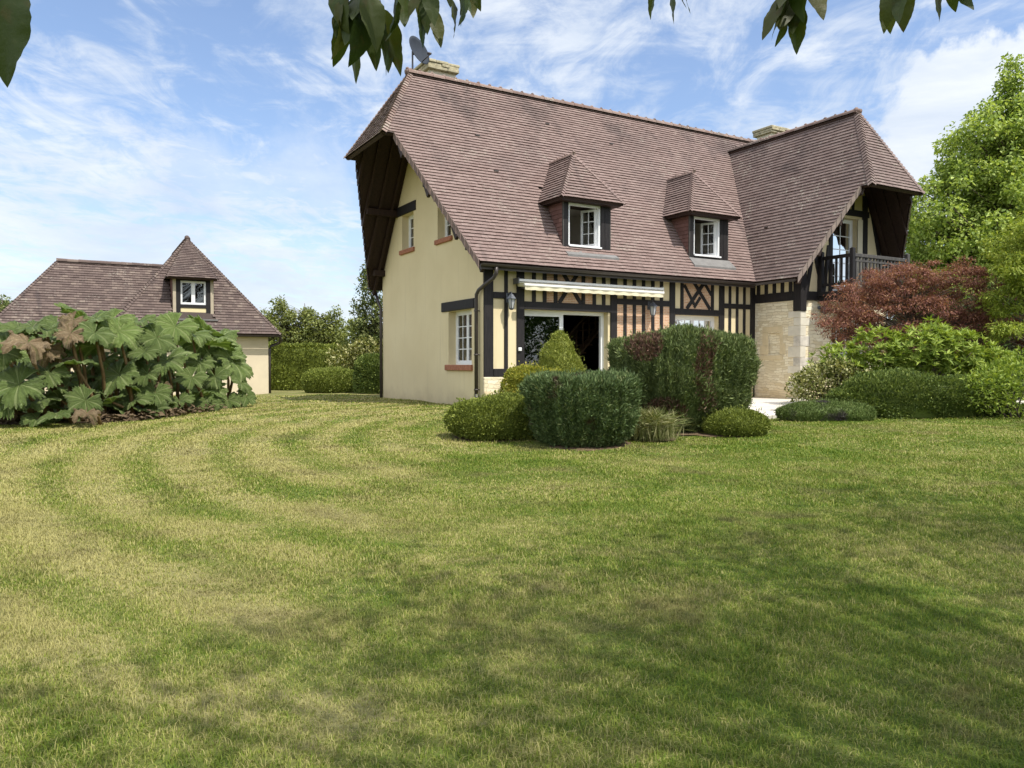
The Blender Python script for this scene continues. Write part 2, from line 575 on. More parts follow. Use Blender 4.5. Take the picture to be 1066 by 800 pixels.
def grass_colour(g, blade):
    p = pos_w(g)
    sp = g.node('ShaderNodeSeparateXYZ'); g.put(sp.inputs[0], p)
    fl = g.node('ShaderNodeCombineXYZ'); g.put(fl.inputs[0], sp.outputs[0]); g.put(fl.inputs[1], sp.outputs[1])
    q = fl.outputs[0]
    n1 = g.noise(g.mapping(q, scale=(0.8, 1.1, 1)), 0.55, 5, 0.62, 0.5)
    n2 = g.noise(g.mapping(q, loc=(5, 3, 0), scale=(0.7, 1.3, 1)), 1.9, 6, 0.70, 0.6)
    n3 = g.noise(g.mapping(q, loc=(1, 8, 0)), 9.0, 4, 0.65)
    # bands left by the mower, following its circles
    ddx = g.math('SUBTRACT', sp.outputs[0], MOW_C[0]); ddy = g.math('SUBTRACT', sp.outputs[1], MOW_C[1])
    dist = g.math('SQRT', g.math('ADD', g.math('MULTIPLY', ddx, ddx), g.math('MULTIPLY', ddy, ddy)))
    dist = g.math('ADD', dist, g.math('MULTIPLY', n1, 0.45))
    band = g.math('SINE', g.math('MULTIPLY', dist, 2 * math.pi / 0.92))
    leftw = g.smooth(sp.outputs[0], 0.5, -3.0)
    band = g.math('MULTIPLY', band, g.math('MULTIPLY', leftw, g.math('SUBTRACT', n2, 0.22)))
    dry = g.math('ADD', g.math('MULTIPLY', n1, 0.78), g.math('MULTIPLY', n2, 0.66))
    dry = g.math('SUBTRACT', dry, 0.068)
    dry = g.math('ADD', dry, g.math('MULTIPLY', n3, 0.30))
    dry = g.math('ADD', dry, g.math('MULTIPLY', band, 0.46))
    dry = g.math('ADD', dry, g.math('MULTIPLY', g.smooth(sp.outputs[0], 3.0, -5.0), 0.22))
    brn = g.smooth(g.noise(g.mapping(q, loc=(11, 4, 0), scale=(0.8, 1.2, 1)), 1.15, 6, 0.68, 0.6), 0.50, 0.68)
    if blade:
        dry = g.math('ADD', dry, g.math('MULTIPLY', g.math('SUBTRACT', island(g), 0.5), 0.46))
        c = g.ramp(dry, [(0.60, (0.098, 0.170, 0.013)), (0.80, (0.190, 0.250, 0.027)), (0.95, (0.300, 0.312, 0.066)), (1.0, (0.430, 0.395, 0.150))])
    else:
        c = g.ramp(dry, [(0.62, (0.060, 0.095, 0.016)), (0.80, (0.095, 0.125, 0.028)), (0.97, (0.160, 0.165, 0.050)), (1.0, (0.220, 0.205, 0.085))])
    c = g.mix(g.math('MULTIPLY', brn, 0.55), c, (0.215, 0.185, 0.075) if blade else (0.13, 0.11, 0.05))
    return c, n3, p


def m_grass(blade):
    m, g, b = mat('grass_blades' if blade else 'lawn_turf')
    c, n3, p = grass_colour(g, blade)
    g.put(b.inputs['Base Color'], c)
    b.inputs['Roughness'].default_value = 0.6 if blade else 0.95
    b.inputs['Specular IOR Level'].default_value = 0.25 if blade else 0.1
    if blade:
        tr = g.node('ShaderNodeBsdfTranslucent'); g.put(tr.inputs['Color'], c)
        mx = g.node('ShaderNodeMixShader'); mx.inputs[0].default_value = 0.34
        g.l.new(b.outputs[0], mx.inputs[1]); g.l.new(tr.outputs[0], mx.inputs[2])
        g.l.new(mx.outputs[0], g.n['Material Output'].inputs[0])
    else:
        h = g.math('ADD', g.noise(p, 45, 4, 0.7), g.math('MULTIPLY', n3, 1.5))
        g.put(b.inputs['Normal'], g.bump(h, 0.5, 0.03))
    return m


def m_glass():
    m, g, b = mat('window_glass')
    n = g.noise(pos_obj(g), 1.6, 2, 0.5)
    nb = g.bump(n, 0.03, 0.05)
    lw = g.node('ShaderNodeFresnel'); lw.inputs['IOR'].default_value = 1.52
    g.put(lw.inputs['Normal'], nb)
    tr = g.node('ShaderNodeBsdfTransparent'); tr.inputs['Color'].default_value = (0.72, 0.75, 0.74, 1)
    gl = g.node('ShaderNodeBsdfGlossy'); gl.inputs['Roughness'].default_value = 0.01
    g.put(gl.inputs['Normal'], nb)
    mx = g.node('ShaderNodeMixShader')
    g.put(mx.inputs[0], g.math('ADD', g.math('MULTIPLY', lw.outputs[0], 2.0), 0.02, None, True))
    g.l.new(tr.outputs[0], mx.inputs[1]); g.l.new(gl.outputs[0], mx.inputs[2])
    g.l.new(mx.outputs[0], g.n['Material Output'].inputs[0])
    return m


M = {}
M['cream'] = m_render()
M['timber'] = m_timber('black_timber', (0.010, 0.009, 0.010), (0.026, 0.022, 0.022))
M['timber_grey'] = m_timber('weathered_timber', (0.045, 0.042, 0.040), (0.10, 0.093, 0.085))
M['soffit'] = m_timber('brown_soffit', (0.020, 0.011, 0.008), (0.045, 0.024, 0.017))
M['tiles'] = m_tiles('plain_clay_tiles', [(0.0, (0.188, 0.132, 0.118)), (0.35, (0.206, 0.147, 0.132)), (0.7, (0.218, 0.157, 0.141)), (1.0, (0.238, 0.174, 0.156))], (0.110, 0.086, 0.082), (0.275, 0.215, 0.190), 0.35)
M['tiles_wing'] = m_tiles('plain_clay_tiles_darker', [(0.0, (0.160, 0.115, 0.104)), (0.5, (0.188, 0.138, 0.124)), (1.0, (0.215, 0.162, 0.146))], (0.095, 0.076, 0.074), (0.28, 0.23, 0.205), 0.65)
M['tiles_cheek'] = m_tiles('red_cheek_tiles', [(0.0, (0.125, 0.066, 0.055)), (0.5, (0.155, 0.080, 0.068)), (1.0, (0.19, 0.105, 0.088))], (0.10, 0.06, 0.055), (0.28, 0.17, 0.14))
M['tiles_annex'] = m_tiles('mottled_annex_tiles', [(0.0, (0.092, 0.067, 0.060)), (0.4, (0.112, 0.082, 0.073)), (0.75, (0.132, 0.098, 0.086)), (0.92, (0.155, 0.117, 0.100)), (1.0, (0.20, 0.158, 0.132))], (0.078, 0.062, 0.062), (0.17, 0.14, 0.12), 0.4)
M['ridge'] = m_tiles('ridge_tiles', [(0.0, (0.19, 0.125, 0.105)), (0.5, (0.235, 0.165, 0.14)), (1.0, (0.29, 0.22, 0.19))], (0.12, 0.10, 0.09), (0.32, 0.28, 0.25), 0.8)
M['stone'] = m_stone('coursed_limestone', 1.0, 1.10)
M['stone_white'] = m_stone('pale_limestone', 1.25, 1.14)
M['quoin'] = simple('dressed_stone', (0.63, 0.59, 0.49), 0.9, 0.14, 3.5, 0.3, 0.15)
M['quoin_grey'] = simple('weathered_dressed_stone', (0.52, 0.485, 0.42), 0.9, 0.30, 6.0, 0.3, 0.15)
M['flag'] = simple('chimney_flagstone', (0.40, 0.36, 0.25), 0.95, 0.35, 9.0, 0.6, 0.1)
M['brick'] = m_brick()
M['sill'] = simple('brick_sill', (0.36, 0.155, 0.095), 0.85, 0.25, 14.0, 0.4, 0.2)
M['white'] = simple('white_pvc', (0.78, 0.79, 0.80), 0.35, 0.03, 3.0, 0.0, 0.5)
M['glass'] = m_glass()
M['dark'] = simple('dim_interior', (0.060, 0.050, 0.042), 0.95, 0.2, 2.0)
M['inner'] = simple('interior_plaster', (0.55, 0.52, 0.46), 0.95, 0.08, 2.0)
M['oak'] = simple('stair_wood', (0.24, 0.15, 0.09), 0.5, 0.2, 9.0)
M['gutter'] = simple('brown_gutter', (0.055, 0.044, 0.040), 0.45, 0.2, 6.0, 0.0, 0.5)
M['lead'] = simple('lead_apron', (0.17, 0.165, 0.16), 0.55, 0.2, 5.0, 0.1, 0.5)
M['lamp'] = simple('lantern_metal', (0.075, 0.085, 0.105), 0.45, 0.15, 12.0, 0.0, 0.5)
M['lampglass'] = simple('lantern_glass', (0.42, 0.43, 0.44), 0.08, 0.05, 5.0, 0.0, 0.6)
M['awn'] = simple('awning_white', (0.74, 0.73, 0.69), 0.45, 0.05, 4.0)
M['canvas'] = simple('awning_canvas', (0.72, 0.66, 0.48), 0.85, 0.06, 8.0)
M['dish'] = simple('dish_grey', (0.040, 0.047, 0.060), 0.85, 0.1, 6.0, 0.0, 0.1)
M['metal'] = simple('pole_metal', (0.16, 0.16, 0.17), 0.4, 0.1, 6.0, 0.0, 0.5, 0.6)
M['patio'] = None
M['bark'] = m_timber('bark', (0.055, 0.042, 0.030), (0.14, 0.11, 0.08))
M['soil'] = simple('bare_soil', (0.125, 0.090, 0.055), 0.97, 0.35, 7.0, 0.8, 0.1)
M['turf'] = m_grass(False)
M['blade'] = m_grass(True)


def m_patio():
    m, g, b = mat('pale_paving')
    p = pos_obj(g)
    br = g.node('ShaderNodeTexBrick')
    g.put(br.inputs['Vector'], g.mapping(p, rot=(0, 0, R_(-30))))
    br.inputs['Scale'].default_value = 1.0
    br.inputs['Brick Width'].default_value = 0.6; br.inputs['Row Height'].default_value = 0.4
    br.inputs['Mortar Size'].default_value = 0.008
    br.inputs['Color1'].default_value = (0.56, 0.52, 0.45, 1); br.inputs['Color2'].default_value = (0.64, 0.60, 0.53, 1)
    br.inputs['Mortar'].default_value = (0.36, 0.33, 0.28, 1)
    n = g.noise(p, 3, 6, 0.65)
    g.put(b.inputs['Base Color'], g.mix(g.math('MULTIPLY', g.smooth(n, 0.45, 0.75), 0.35), br.outputs['Color'], (0.45, 0.42, 0.36)))
    b.inputs['Roughness'].default_value = 0.85
    return m


M['patio'] = m_patio()

# ---------------------------------------------------------------- setting: lawn, patio, bed
def build_lawn():
    def axis(lim_near, step, lim_far):
        a = list(np.arange(-lim_near, lim_near + 1e-6, step))
        k, s = lim_near, step
        while k < lim_far:
            s *= 1.35; k += s; a.append(k); a.insert(0, -k)
        return np.array(a)
    xs = axis(24, 0.25, 900); ys = axis(22, 0.25, 900) + 14
    X, Y = np.meshgrid(xs, ys)
    Z = terr(X, Y)
    near = (np.abs(X) < 24) & (np.abs(Y - 14) < 22)
    Z = Z + near * 0.012 * (np.sin(X * 2.1 + np.cos(Y * 1.3)) + np.sin(Y * 2.9 + X))
    V = np.stack([X, Y, Z], -1).reshape(-1, 3)
    nx, ny = len(xs), len(ys)
    i, j = np.meshgrid(np.arange(nx - 1), np.arange(ny - 1))
    a = (j * nx + i).ravel()
    F = np.stack([a, a + 1, a + nx + 1, a + nx], 1)
    o = np_mesh('lawn', V, 4, F, M['turf'], None, True)
    tag(o, 'mown green and straw coloured lawn rising gently towards the houses', 'lawn', None, 'structure')


build_lawn()


def build_grass():
    """short blades over the part of the lawn one can see into; wider and sparser with distance"""
    rows = []
    for y0, y1, dens, hh, ww in ((2.2, 4.5, 12500, 0.028, 0.0034), (4.5, 7.0, 8500, 0.028, 0.0046), (7.0, 10.0, 4400, 0.029, 0.0075), (10.0, 14.0, 1900, 0.030, 0.012), (14.0, 19.0, 700, 0.031, 0.020), (19.0, 26.0, 200, 0.032, 0.034)):
        half = 0.80
        n = int(dens * half * (y1 * y1 - y0 * y0))
        y = np.sqrt(rng.uniform(y0 * y0, y1 * y1, n))
        x = rng.uniform(-half, half, n) * y
        rows.append(np.stack([x, y, np.full(n, hh), np.full(n, ww)], 1))
    for y0, y1, dens, hh, ww in ((0.2, 4.0, 3600, 0.030, 0.0065), (4.0, 8.0, 2200, 0.030, 0.0085), (8.0, 14.0, 900, 0.031, 0.014), (14.0, 20.0, 350, 0.032, 0.024)):
        n = int(dens * 2 * 3.0 * (y1 - y0))        # flanks beside the view
        y = rng.uniform(y0, y1, n)
        x = (0.8 * np.where(y < 2.2, 0.0, y) + rng.uniform(0, 1, n) * np.where(y < 2.2, 4.6, 3.0)) * np.where(rng.random(n) < 0.5, -1, 1)
        rows.append(np.stack([x, y, np.full(n, hh), np.full(n, ww)], 1))
    A = np.concatenate(rows)
    x, y = A[:, 0], A[:, 1]
    # keep clear of house, patio and the soil under the bushes
    lx = (x - HX) * HC + (y - HY) * HS; ly = -(x - HX) * HS + (y - HY) * HC
    keep = ~((lx > -0.03) & (ly > -0.05))
    keep &= ~((lx > 3.4) & (ly > -5.2 + 0.25 * np.sin(lx * 1.7)))
    keep &= ~((x < -5.5) & (y > 24.5))
    for bx, by, rx, ry in BED:
        keep &= ((x - bx) / rx) ** 2 + ((y - by) / ry) ** 2 > 1
    A = A[keep]; x, y = A[:, 0], A[:, 1]; n = len(A)
    # growth is uneven: tufts and thin spots
    k = (np.sin(x * 3.1 + 1.3 * np.sin(y * 2.3)) * np.sin(y * 2.7 + np.sin(x * 1.9)) + np.sin(x * 7.3 + y * 5.1) * 0.5)
    h = A[:, 2] * rng.uniform(0.55, 1.35, n) * (1 + 0.22 * k)
    long_ = rng.random(n) < 0.015
    h = np.where(long_, h * 1.8, h)
    wd = A[:, 3] * rng.uniform(0.7, 1.3, n)
    z = terr(x, y) + 0.012 * (np.sin(x * 2.1 + np.cos(y * 1.3)) + np.sin(y * 2.9 + x)) - 0.004
    a = rng.uniform(0, 2 * math.pi, n)
    lean = rng.uniform(0.25, 1.55, n)
    P = np.stack([x, y, z], 1)
    D = np.stack([np.cos(a), np.sin(a), np.zeros(n)], 1)
    S = np.stack([-np.sin(a), np.cos(a), np.zeros(n)], 1)
    up = np.array([0, 0, 1.0])
    v = np.empty((n, 5, 3))
    hm = h[:, None]; w2 = wd[:, None] / 2; ln = lean[:, None]
    mid = P + D * hm * ln * 0.28 + up * hm * 0.60
    tip = P + D * hm * ln * 0.90 + up * hm * (1.0 - 0.25 * ln)
    v[:, 0] = P - S * w2; v[:, 1] = P + S * w2
    v[:, 2] = mid + S * w2 * 0.75; v[:, 3] = mid - S * w2 * 0.75
    v[:, 4] = tip
    i = np.arange(n)[:, None] * 5
    tri = np.concatenate([i + [0, 1, 2], i + [0, 2, 3], i + [3, 2, 4]], 1).reshape(-1, 3)
    o = np_mesh('grass', v.reshape(-1, 3), 3, tri, M['blade'])
    tag(o, 'short uneven grass blades of the mown lawn, part green and part dry', 'grass', None, 'stuff')


HX, HY = -0.657, 17.5
HROT = R_(90 - 59.775)
HC, HS = math.cos(HROT), math.sin(HROT)
HZ = 0.55
UP1 = 1.0                         # house heights below are measured from eye level; the base is 1.0 lower
# worn soil under the clipped bushes: centre and radii
BED = [(1.0, 11.02, 0.70, 0.66), (-0.25, 11.78, 0.70, 0.52), (0.75, 13.1, 1.2, 1.0), (2.75, 13.1, 1.5, 1.15), (3.5, 12.15, 0.62, 0.42), (2.0, 11.65, 0.45, 0.42),
       (5.82, 14.4, 0.78, 0.30), (8.05, 15.5, 1.55, 0.5), (6.5, 16.2, 1.2, 1.0), (-8.7, 14.6, 1.8, 1.1), (-7.6, 16.8, 1.1, 1.5)]


def hw(lx, ly, z=0.0):
    """house coordinates to world"""
    return Vector((HX + lx * HC - ly * HS, HY + lx * HS + ly * HC, z))


def build_patio():
    pts = []
    n = 40
    front = [(3.4 + 11.0 * i / n, -5.2 + 0.18 * math.sin(1.9 * (3.4 + 11.0 * i / n))) for i in range(n + 1)]
    mb = MB()
    rows = 14
    for i in range(n):
        for r in range(rows):
            q = []
            for a, b in ((i, r), (i + 1, r), (i + 1, r + 1), (i, r + 1)):
                lx, fy = front[a]
                ly = fy + (0.4 - fy) * b / rows
                p = hw(lx, ly)
                z = float(terr(p.x, p.y)) + 0.045
                q.append((p.x, p.y, min(z, 0.60)))
            mb.poly(q, 0, False)
    for i in range(n):
        a, b = front[i], front[i + 1]
        pa, pb = hw(*a), hw(*b)
        za, zb = float(terr(pa.x, pa.y)) + 0.045, float(terr(pb.x, pb.y)) + 0.045
        mb.poly([(pa.x, pa.y, za - 0.2), (pb.x, pb.y, zb - 0.2), (pb.x, pb.y, zb), (pa.x, pa.y, za)])
    o = mb.build('patio', M['patio'])
    tag(o, 'pale stone paved terrace in front of the half-timbered house', 'terrace', None, 'structure')
    # soil under the shrubs
    mb = MB()
    for bx, by, rx, ry in BED:
        k = 22
        c = (bx, by, float(terr(bx, by)) + 0.03)
        ring = []
        for i in range(k):
            a = 2 * math.pi * i / k
            s = 1.0 + 0.09 * math.sin(3 * a + bx) + 0.05 * math.sin(7 * a)
            x, y = bx + rx * s * math.cos(a), by + ry * s * math.sin(a)
            ring.append((x, y, float(terr(x, y)) + 0.004))
        mid = [((c[0] + p[0]) / 2, (c[1] + p[1]) / 2, (c[2] * 1.3 + p[2] * 0.7) / 2 + 0.01) for p in ring]
        for i in range(k):
            j = (i + 1) % k
            mb.poly([ring[i], ring[j], mid[j], mid[i]], 0, True)
            mb.poly([mid[i], mid[j], c], 0, True)
    o = mb.build('flower_bed_soil', M['soil'])
    tag(o, 'brown bare soil beneath the clipped bushes on the lawn', 'soil', None, 'structure')


build_patio()
build_grass()


# ---------------------------------------------------------------- roof tiles
def clip_poly(poly, x0, x1, y0, y1):
    """clip a convex uv polygon to a rectangle"""
    def cut(ps, f, inter):
        out = []
        for i in range(len(ps)):
            a, b = ps[i], ps[(i + 1) % len(ps)]
            fa, fb = f(a), f(b)
            if fa >= 0: out.append(a)
            if (fa >= 0) != (fb >= 0):
                t = fa / (fa - fb)
                out.append((a[0] + (b[0] - a[0]) * t, a[1] + (b[1] - a[1]) * t))
        return out
    for f in (lambda p: p[0] - x0, lambda p: x1 - p[0], lambda p: p[1] - y0, lambda p: y1 - p[1]):
        poly = cut(poly, f, None)
        if len(poly) < 3: return []
    return poly


def tile_plane(mb, polys, udir, e=0.10, wd=0.165, hole=None, mi=0, lift=0.030, seed=1):
    """lay overlapping plain tiles on a roof plane; polys: convex 3D polygons of one plane, udir: along the eave"""
    rd = random.Random(seed)
    P0 = Vector(polys[0][0])
    U = Vector(udir).normalized()
    p = [Vector(q) for q in polys[0]]
    N = Vector((0, 0, 0))
    for i in range(1, len(p) - 1):
        N += (p[i] - p[0]).cross(p[i + 1] - p[0])
    N.normalize()
    if N.z < 0: N = -N
    V = N.cross(U).normalized()
    if V.z < 0: V = -V
    for poly in polys:
        uv = [((Vector(q) - P0).dot(U), (Vector(q) - P0).dot(V)) for q in poly]
        umin, umax = min(a for a, _ in uv), max(a for a, _ in uv)
        vmin, vmax = min(b for _, b in uv), max(b for _, b in uv)
        r0 = int(math.floor(vmin / e + 1e-6)); r1 = int(math.ceil(vmax / e))
        for r in range(r0, r1):
            dv = 0.012 * math.sin(r * 1.7) * 0.15
            u = math.floor(umin / wd) * wd + (wd * 0.5 if r % 2 else 0.0) - wd
            sag = 0.006 * math.sin(r * 0.9)
            while u < umax:
                jv = rd.uniform(-0.003, 0.003) + dv
                a, b = u + 0.001 + rd.uniform(0, 0.002), u + wd - 0.001
                v0, v1 = r * e + jv, (r + 1) * e + 0.012
                u += wd
                lo = max(v0, vmin)
                cell = clip_poly(uv, a, b, lo, v1)
                if not cell: continue
                if hole:
                    cu = sum(q[0] for q in cell) / len(cell); cvv = sum(q[1] for q in cell) / len(cell)
                    if hole(P0 + U * cu + V * cvv): continue
                l0 = lift + rd.uniform(-0.002, 0.003); tilt = rd.uniform(-0.003, 0.003)
                l1 = 0.004
                ring = []
                for cu, cvv in cell:
                    t = (cvv - v0) / (v1 - v0)
                    hgt = l0 + (l1 - l0) * t + tilt * (cu - a) / wd + sag * 0.3
                    ring.append((cu, cvv, hgt))
                # ensure outward orientation
                area = sum(ring[i][0] * ring[(i + 1) % len(ring)][1] - ring[(i + 1) % len(ring)][0] * ring[i][1] for i in range(len(ring)))
                vs = [tuple(P0 + U * q[0] + V * q[1] + N * q[2]) for q in ring]
                k = len(vs)
                flip = (U.cross(V).dot(N) < 0) != (area < 0)
                fs = [tuple(range(k))[::-1] if flip else tuple(range(k))]
                # thickness below the lower edge and along the sides
                th = 0.017
                low = [tuple(P0 + U * q[0] + V * q[1] + N * max(q[2] - th, -0.02)) for q in ring]
                vs2 = vs + low
                for i in range(k):
                    j = (i + 1) % k
                    if ring[i][1] < v0 + e * 0.5 or ring[j][1] < v0 + e * 0.5:
                        f = (i, i + k, j + k, j)
                        fs.append(f[::-1] if flip else f)
                mb.mesh(vs2, fs, mi)
    return N


def ridge_row(mb, a, b, r=0.105, step=0.34, crest=True, seed=3):
    """half-round ridge tiles butted with mortar lumps"""
    rd = random.Random(seed)
    a, b = Vector(a), Vector(b)
    L = (b - a).length; d = (b - a) / L
    side = d.cross(Vector((0, 0, 1))).normalized(); up = side.cross(d).normalized()
    n = max(1, int(L / step))
    for i in range(n):
        s0, s1 = L * i / n, L * (i + 1) / n + 0.02
        r0, r1 = r * rd.uniform(0.95, 1.03), r * rd.uniform(0.88, 0.96)
        vs, fs = [], []
        K = 7
        for s, rr in ((s0, r0), (s1, r1)):
            for k in range(K):
                an = math.pi * (k / (K - 1)) * 1.05 - 0.08
                vs.append(tuple(a + d * s + side * (math.cos(an) * rr) + up * (math.sin(an) * rr - 0.02 + rd.uniform(-.003, .003))))
        for k in range(K - 1):
            fs.append((k, k + 1, K + k + 1, K + k))
        fs.append(tuple(range(K - 1, -1, -1))); fs.append(tuple(range(K, 2 * K)))
        mb.mesh(vs, fs, 0)
        if crest:
            c = a + d * s0 + up * (r * 0.92)
            w = rd.uniform(0.03, 0.05); hh = rd.uniform(0.0, 0.03)
            mb.tube([c - d * w - up * 0.02, c + up * (hh * 0.5 - 0.01), c + d * w - up * 0.02], [0.025, 0.035, 0.02], 6)


def hip_row(mb, a, b, n1, n2, step=0.102, ext=0.12):
    """hip covered by interleaved cut tiles, seen as a zigzag"""
    a, b = Vector(a), Vector(b)
    L = (b - a).length; d = (b - a) / L
    n1, n2 = Vector(n1), Vector(n2)
    t1 = d.cross(n1).normalized(); t2 = n2.cross(d).normalized()
    out = (n1 + n2).normalized()
    if t1.dot(n2) > 0: t1 = -t1
    if t2.dot(n1) > 0: t2 = -t2
    k = int(L / step)
    for i in range(k):
        s = L * i / k
        c = a + d * s + out * 0.058
        c2 = a + d * (s + step * 1.2) + out * 0.018
        for t, nn in ((t1, n1), (t2, n2)):
            p = [c, c2, c2 + t * ext, c + t * ext * 1.1 - d * 0.03]
            mb.slab([tuple(x) for x in p], nn, 0.014)
            # keep both windings visible: plates are closed


def verge_row(mb, a, b, out, down, wd=0.20, drop=0.15, seed=5):
    """stepped tiles hung along a verge"""
    rd = random.Random(seed)
    a, b = Vector(a), Vector(b)
    L = (b - a).length; d = (b - a) / L
    out, down = Vector(out).normalized(), Vector(down).normalized()
    n = int(L / wd)
    for i in range(n):
        s0, s1 = L * i / n + 0.006, L * (i + 1) / n + 0.025
        o0, o1 = 0.034 + rd.uniform(-.004, .006), 0.012
        h0, h1 = -0.012, 0.006
        p = []
        for s, o in ((s0, o0), (s1, o1)):
            c = a + d * s
            for q in ((o, h0 - 0.02), (o, drop)):
                p.append(c + out * q[0] + down * q[1])
            for q in ((o - 0.02, drop), (o - 0.02, h0 - 0.02)):
                p.append(c + out * q[0] + down * q[1])
        vs = [tuple(x) for x in p]
        mb.mesh(vs, [(0, 1, 2, 3), (7, 6, 5, 4), (0, 4, 5, 1), (1, 5, 6, 2), (2, 6, 7, 3), (3, 7, 4, 0)], 0)


def skin(outer, holes, frame, depth=0.0):
    """wall face with openings: outer/holes in (a,b) wall coordinates, frame maps (a,b,d) to 3D; returns faces incl. reveals"""
    mb_v, mb_f = [], []
    lists = [[Vector((a, b, 0)) for a, b in outer]] + [[Vector((a, b, 0)) for a, b in h] for h in holes]
    tris = tessellate_polygon(lists)
    flat = [p for l in lists for p in l]
    return [[frame(flat[i].x, flat[i].y, 0.0) for i in t] for t in tris]


def wall(mb, outer, holes, frame, reveal=0.25, mi=0, mi_rev=None):
    """outer face plus reveals; frame(a, b, d): d grows into the wall"""
    c0 = Vector(frame(0, 0, 0)); inward = Vector(frame(0, 0, 1)) - c0
    for t in skin(outer, holes, frame):
        n = (Vector(t[1]) - Vector(t[0])).cross(Vector(t[2]) - Vector(t[0]))
        mb.poly(t if n.dot(inward) < 0 else t[::-1], mi)
    for h in holes:
        for i in range(len(h)):
            a, b = h[i], h[(i + 1) % len(h)]
            mb.poly([frame(a[0], a[1], 0), frame(b[0], b[1], 0), frame(b[0], b[1], reveal), frame(a[0], a[1], reveal)], mi if mi_rev is None else mi_rev)


# ---------------------------------------------------------------- main house
house = empty('timbered_house', (HX, HY, HZ), HROT, 'cream half-timbered Norman house with brown tiled roof and overhanging gables', 'house')
W_, EV, ZE, ZR, ZH = 6.303, 0.382, 2.246, 7.453, 5.434
YR = W_ / 2
SL = (ZR - ZE) / (YR + EV)                     # main roof slope
XE = 14.9                                       # right end of the main roof
Y1 = -EV + (ZH - ZE) / SL
ZEW, ZRW, ZHW = 2.246, 6.826, 4.517
XV, XQ = 8.325, 10.476
SW = (ZRW - ZEW) / (XQ - XV)                   # wing roof slope
HXW = (ZRW - ZHW) / SW
YJ = -EV + (ZRW - ZE) / SL                     # where the wing ridge meets the main slope
XW0, XW1, YW = 8.708, 12.244, -1.585


def zs(y): return ZE + SL * (y + EV)


# walls ------------------------------------------------------------------
def rect(a0, a1, b0, b1): return [(a0, b0), (a1, b0), (a1, b1), (a0, b1)]


mb = MB(UP1)
gable = [(0, -1.15), (W_, -1.15), (W_, 2.62), (YR, ZR - 0.10), (0, 2.62)]
gw = [rect(0.56, 1.81, -0.03, 1.28), rect(3.98, 4.80, 3.15, 4.12), rect(1.66, 2.43, 3.12, 4.12)]
wall(mb, gable, gw, lambda a, b, d: (d, a, b), 0.27)
mb.build('gable_wall', M['cream'], house)

mb = MB(UP1)
fac = [(0, -1.15), (XW0, -1.15), (XW0, 2.75), (0, 2.75)]
fh = [rect(1.08, 3.53, -0.94, 1.27), rect(5.72, 7.32, 0.05, 1.29)]
wall(mb, fac, fh, lambda a, b, d: (a, d, b), 0.24)
mb.build('front_wall', M['cream'], house)

mb = MB(UP1)
mb.box(-0.001, 14.7, W_, W_ + 0.02, -1.15, 2.7)
mb.box(14.68, 14.7, 0.0, W_ - 0.01, -1.15, 5.0)
mb.box(XW1 + 0.02, 14.66, 0.0, 0.02, -1.15, 2.7)
mb.build('rear_wall', M['cream'], house)

mb = MB(UP1)                                   # low stone plinth under the timber frame
mb.box(0.0, 1.02, -0.055, 0.03, -1.15, -0.31, 0, 0.01)
mb.box(0.008, 0.258, -0.068, 0.02, -1.15, -0.667)
mb.build('stone_plinth', M['stone_white'], house)
mb = MB(UP1)
mb.box(3.60, 8.62, -0.055, 0.03, -1.15, -0.31, 0, 0.01)
mb.build('stone_plinth', M['stone_white'], house)

# wing: stone ground floor, timbered gable
mb = MB(UP1)
wall(mb, [(YW, -1.15), (0.0, -1.15), (0.0, 1.72), (YW, 1.72)], [rect(-0.90, -0.51, 0.25, 0.84)], lambda a, b, d: (XW0 + d, a, b), 0.07)
mb.poly([(XW0 + 0.07, -0.90, 0.25), (XW0 + 0.07, -0.51, 0.25), (XW0 + 0.07, -0.51, 0.84), (XW0 + 0.07, -0.90, 0.84)][::-1])
mb.build('stone_wall', M['stone'], house)
mb = MB(UP1)
wall(mb, [(XW0, -1.15), (XW1, -1.15), (XW1, 1.72), (XW0, 1.72)], [rect(9.97, 11.55, -0.10, 1.22)], lambda a, b, d: (a, YW + d, b), 0.22)
mb.box(XW1 - 0.02, XW1, YW + 0.01, 0.0, -1.15, 2.6)
mb.build('stone_wall', M['stone_white'], house)
mb = MB(UP1)
zt = ZEW + SW * (XW0 - XV)
wall(mb, [(XW0, 1.72), (XW1, 1.72), (XW1, zt - 0.1), (XQ, ZRW - 0.14), (XW0, zt - 0.1)], [rect(9.98, 10.98, 1.94, 4.02)], lambda a, b, d: (a, YW + d, b), 0.20)
mb.poly([(XW0, YW, 1.72), (XW0, 0, 1.72), (XW0, 0, 2.75), (XW0, YW, 2.75)][::-1])
mb.build('wing_gable_wall', M['cream'], house)
# quoins and niche surround
k = 0
rd = random.Random(4)
z = -1.12
while z < 1.36:
    hq = rd.uniform(0.19, 0.30); hq = min(hq, 1.40 - z)
    lx, ly = (0.36, 0.22) if k % 2 else (0.20, 0.40)
    mb = MB(UP1)
    mb.box(XW0 - 0.012, XW0 + lx, YW - 0.012, YW + ly, z, z + hq - 0.008, 0, 0.006)
    mb.build('quoin', M['quoin_grey'] if k in (5, 7) else M['quoin'], house)
    z += hq; k += 1
mb = MB(UP1)
mb.box(XW0 - 0.02, XW0 + 0.03, -1.02, -0.20, 0.10, 0.225, 0, 0.008)
mb.box(XW0 - 0.012, XW0 + 0.03, -1.10, -0.905, 0.25, 0.55, 0, 0.006)
mb.box(XW0 - 0.012, XW0 + 0.03, -1.02, -0.905, 0.56, 0.86, 0, 0.006)
mb.box(XW0 - 0.012, XW0 + 0.03, -0.505, -0.22, 0.25, 0.50, 0, 0.006)
